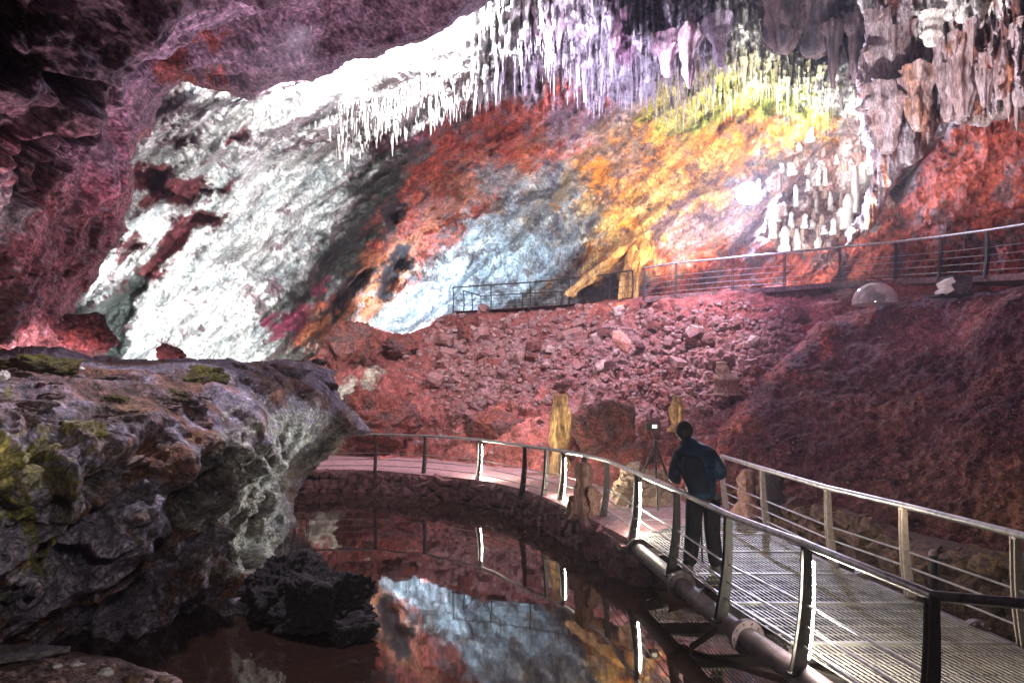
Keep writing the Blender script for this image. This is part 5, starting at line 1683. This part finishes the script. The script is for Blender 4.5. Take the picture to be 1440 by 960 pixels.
tr_ = [(V3((0.0, 0.0, 0.94)), (0.175, 0.135)), (V3((-0.1, 0.0, 0.82)), (0.115, 0.12)), (V3((-0.11, 0.02, 0.47)), 0.1), (V3((-0.16, 0.0, 0.06)), 0.09), (V3((0.1, -0.02, 0.82)), (0.115, 0.12)), (V3((0.11, 0.0, 0.47)), 0.1), (V3((0.14, -0.08, 0.06)), 0.09)]
skin('trousers', tr_, [(0, 1), (1, 2), (2, 3), (0, 4), (4, 5), (5, 6)], M_trou, pe)
for (x, y) in ((-0.17, 0.0), (0.15, -0.08)):
    skin('boot', [(V3((x, y - 0.05, 0.065)), (0.065, 0.065)), (V3((x - 0.005, y + 0.09, 0.055)), (0.06, 0.055)), (V3((x - 0.01, y + 0.2, 0.048)), (0.052, 0.042)), (V3((x, y - 0.01, 0.17)), 0.07)], [(0, 1), (1, 2), (0, 3)], M_black, pe)
import bmesh as _bm
hb = _bm.new(); _bm.ops.create_icosphere(hb, subdivisions=4, radius=1.0)
HV = np.array([v.co[:] for v in hb.verts], np.float32)
HN = 1 + 0.06 * fbm(HV, 3.0, 3, 0.6, 5.5) + 0.05 * fbm(HV * np.array((1, 1, 0.3), np.float32), 9.0, 2, 0.6, 8.5)
HV = HV * HN[:, None]
low = np.clip(-HV[:, 2] - 0.2, 0, 1)
HV = HV * np.stack([0.1 * (1 - 0.3 * low), 0.112 * (1 - 0.25 * low), 0.128 + 0 * low], -1) + np.array((-0.17, 0.2, 1.655))
for v, q in zip(hb.verts, HV):
    v.co = q
hm_ = bpy.data.meshes.new('hair'); hb.to_mesh(hm_); hb.free()
hm_.polygons.foreach_set('use_smooth', [True] * len(hm_.polygons))
link('hair', hm_, M_hair, pe)
M_pack = cloth_mat('backpack_cloth', (0.004, 0.014, 0.034), (0.004, 0.008, 0.016), None, 0.85)
pk = MB()
for (z, yo, xo, w, dp) in ((0.0,) * 5,):
    rings = []
    for t in (0.0, 0.06, 0.3, 0.6, 0.85, 0.96, 1.0):
        z = 0.96 + 0.42 * t; sh = (0.72, 0.95, 1.0, 1.0, 0.94, 0.75, 0.5)[(0.0, 0.06, 0.3, 0.6, 0.85, 0.96, 1.0).index(t)]
        cx = -0.09 - 0.07 * t; cy = -0.16 + 0.1 * t * t
        rings.append([pb + V3((cx + 0.128 * sh * math.copysign(abs(math.cos(q)) ** 0.5, math.cos(q)), cy + 0.085 * sh * math.copysign(abs(math.sin(q)) ** 0.6, math.sin(q)), z)) for q in [2 * math.pi * k / 20 for k in range(20)]])
    pk.loft(rings)
bpk = pk.build('backpack', M_pack, pe, sm=True)
for s in (-0.2, -0.02):
    b = MB(); b.tube([pb + V3(q) for q in ((s, -0.02, 1.36), (s, 0.1, 1.5), (s + 0.0, 0.26, 1.44))], 0.017, 6); b.build('backpack_strap', M_black, pe)


def tripod(label, feet, apex, head, screen=True):
    root = thing('camera_tripod', label, 'tripod', (apex[0], apex[1], DECK))
    apex = V3(apex); head = V3(head)
    for f in feet:
        f = V3(f)
        b = MB(); mid = apex.lerp(f, 0.5); b.tube([apex, mid], 0.021, 8); b.tube([mid, f], 0.016, 8); b.tube([mid - (f - apex).normalized() * 0.03, mid + (f - apex).normalized() * 0.03], 0.02, 8)
        b.build('leg', M_black, root)
    b = MB(); b.tube([apex - V3((0, 0, 0.22)), head], 0.013, 8); b.tube([apex - V3((0, 0, 0.04)), apex + V3((0, 0, 0.05))], 0.034, 10); b.build('center_column', M_black, root)
    b = MB(); b.box(head + V3((-0.02, 0, 0.06)), (0.21, 0.09, 0.125)); b.box(head + V3((0, 0, 0.125)), (0.06, 0.06, 0.03)); cb = b.build('camera_body', M_black, root)
    b = MB(); b.tube([head + V3((-0.02, 0.03, 0.06)), head + V3((-0.05, 0.16, 0.07))], 0.036, 14); l = link('lens', b.mesh('lens', root.location), M_black, cb)
    if screen:
        b = MB(); b.box(head + V3((0.022, -0.05, 0.062)), (0.085, 0.006, 0.062)); link('screen', b.mesh('screen', root.location), glow_mat('camera_screen', (0.95, 0.9, 0.6), 1.6), cb)
    return root


ap = U(921, 632, 12.3)
tripod('black camera on a tripod with its screen lit at the bridge end', [floor_pt(925, 718, DECK), floor_pt(884, 714, DECK), floor_pt(952, 705, DECK)], (ap.x, ap.y, ap.z + 0.12), U(918, 604, 12.3))
mp = thing('monopod', 'thin black pole standing in front of the legs of the person', 'pole', (2.33, 8.55, DECK))
b = MB(); b.tube([(2.37, 8.5, DECK), (2.36, 8.52, DECK + 0.55)], 0.011, 8); b.tube([(2.36, 8.52, DECK + 0.55), (2.33, 8.56, DECK + 1.05)], 0.015, 8); b.build('pole_section', M_black, mp)
b = MB(); b.tube([(2.37, 8.5, DECK), (2.37, 8.5, DECK + 0.03)], 0.02, 8); b.build('foot_cap', M_black, mp)

# ------------------------------------------------------------------ damp air
mh = bpy.data.materials.new('air_haze'); mh.use_nodes = True
nt = mh.node_tree; nt.nodes.remove(nt.nodes['Principled BSDF'])
pv = nt.nodes.new('ShaderNodeVolumePrincipled')
pv.inputs['Color'].default_value = (0.9, 0.85, 0.95, 1); pv.inputs['Density'].default_value = 0.0032; pv.inputs['Anisotropy'].default_value = 0.6
nt.links.new(pv.outputs[0], nt.nodes['Material Output'].inputs['Volume'])
mb = MB(); mb.box((0, 18, 16), (80, 60, 36))
tag(mb.build('haze', mh), kind='stuff')
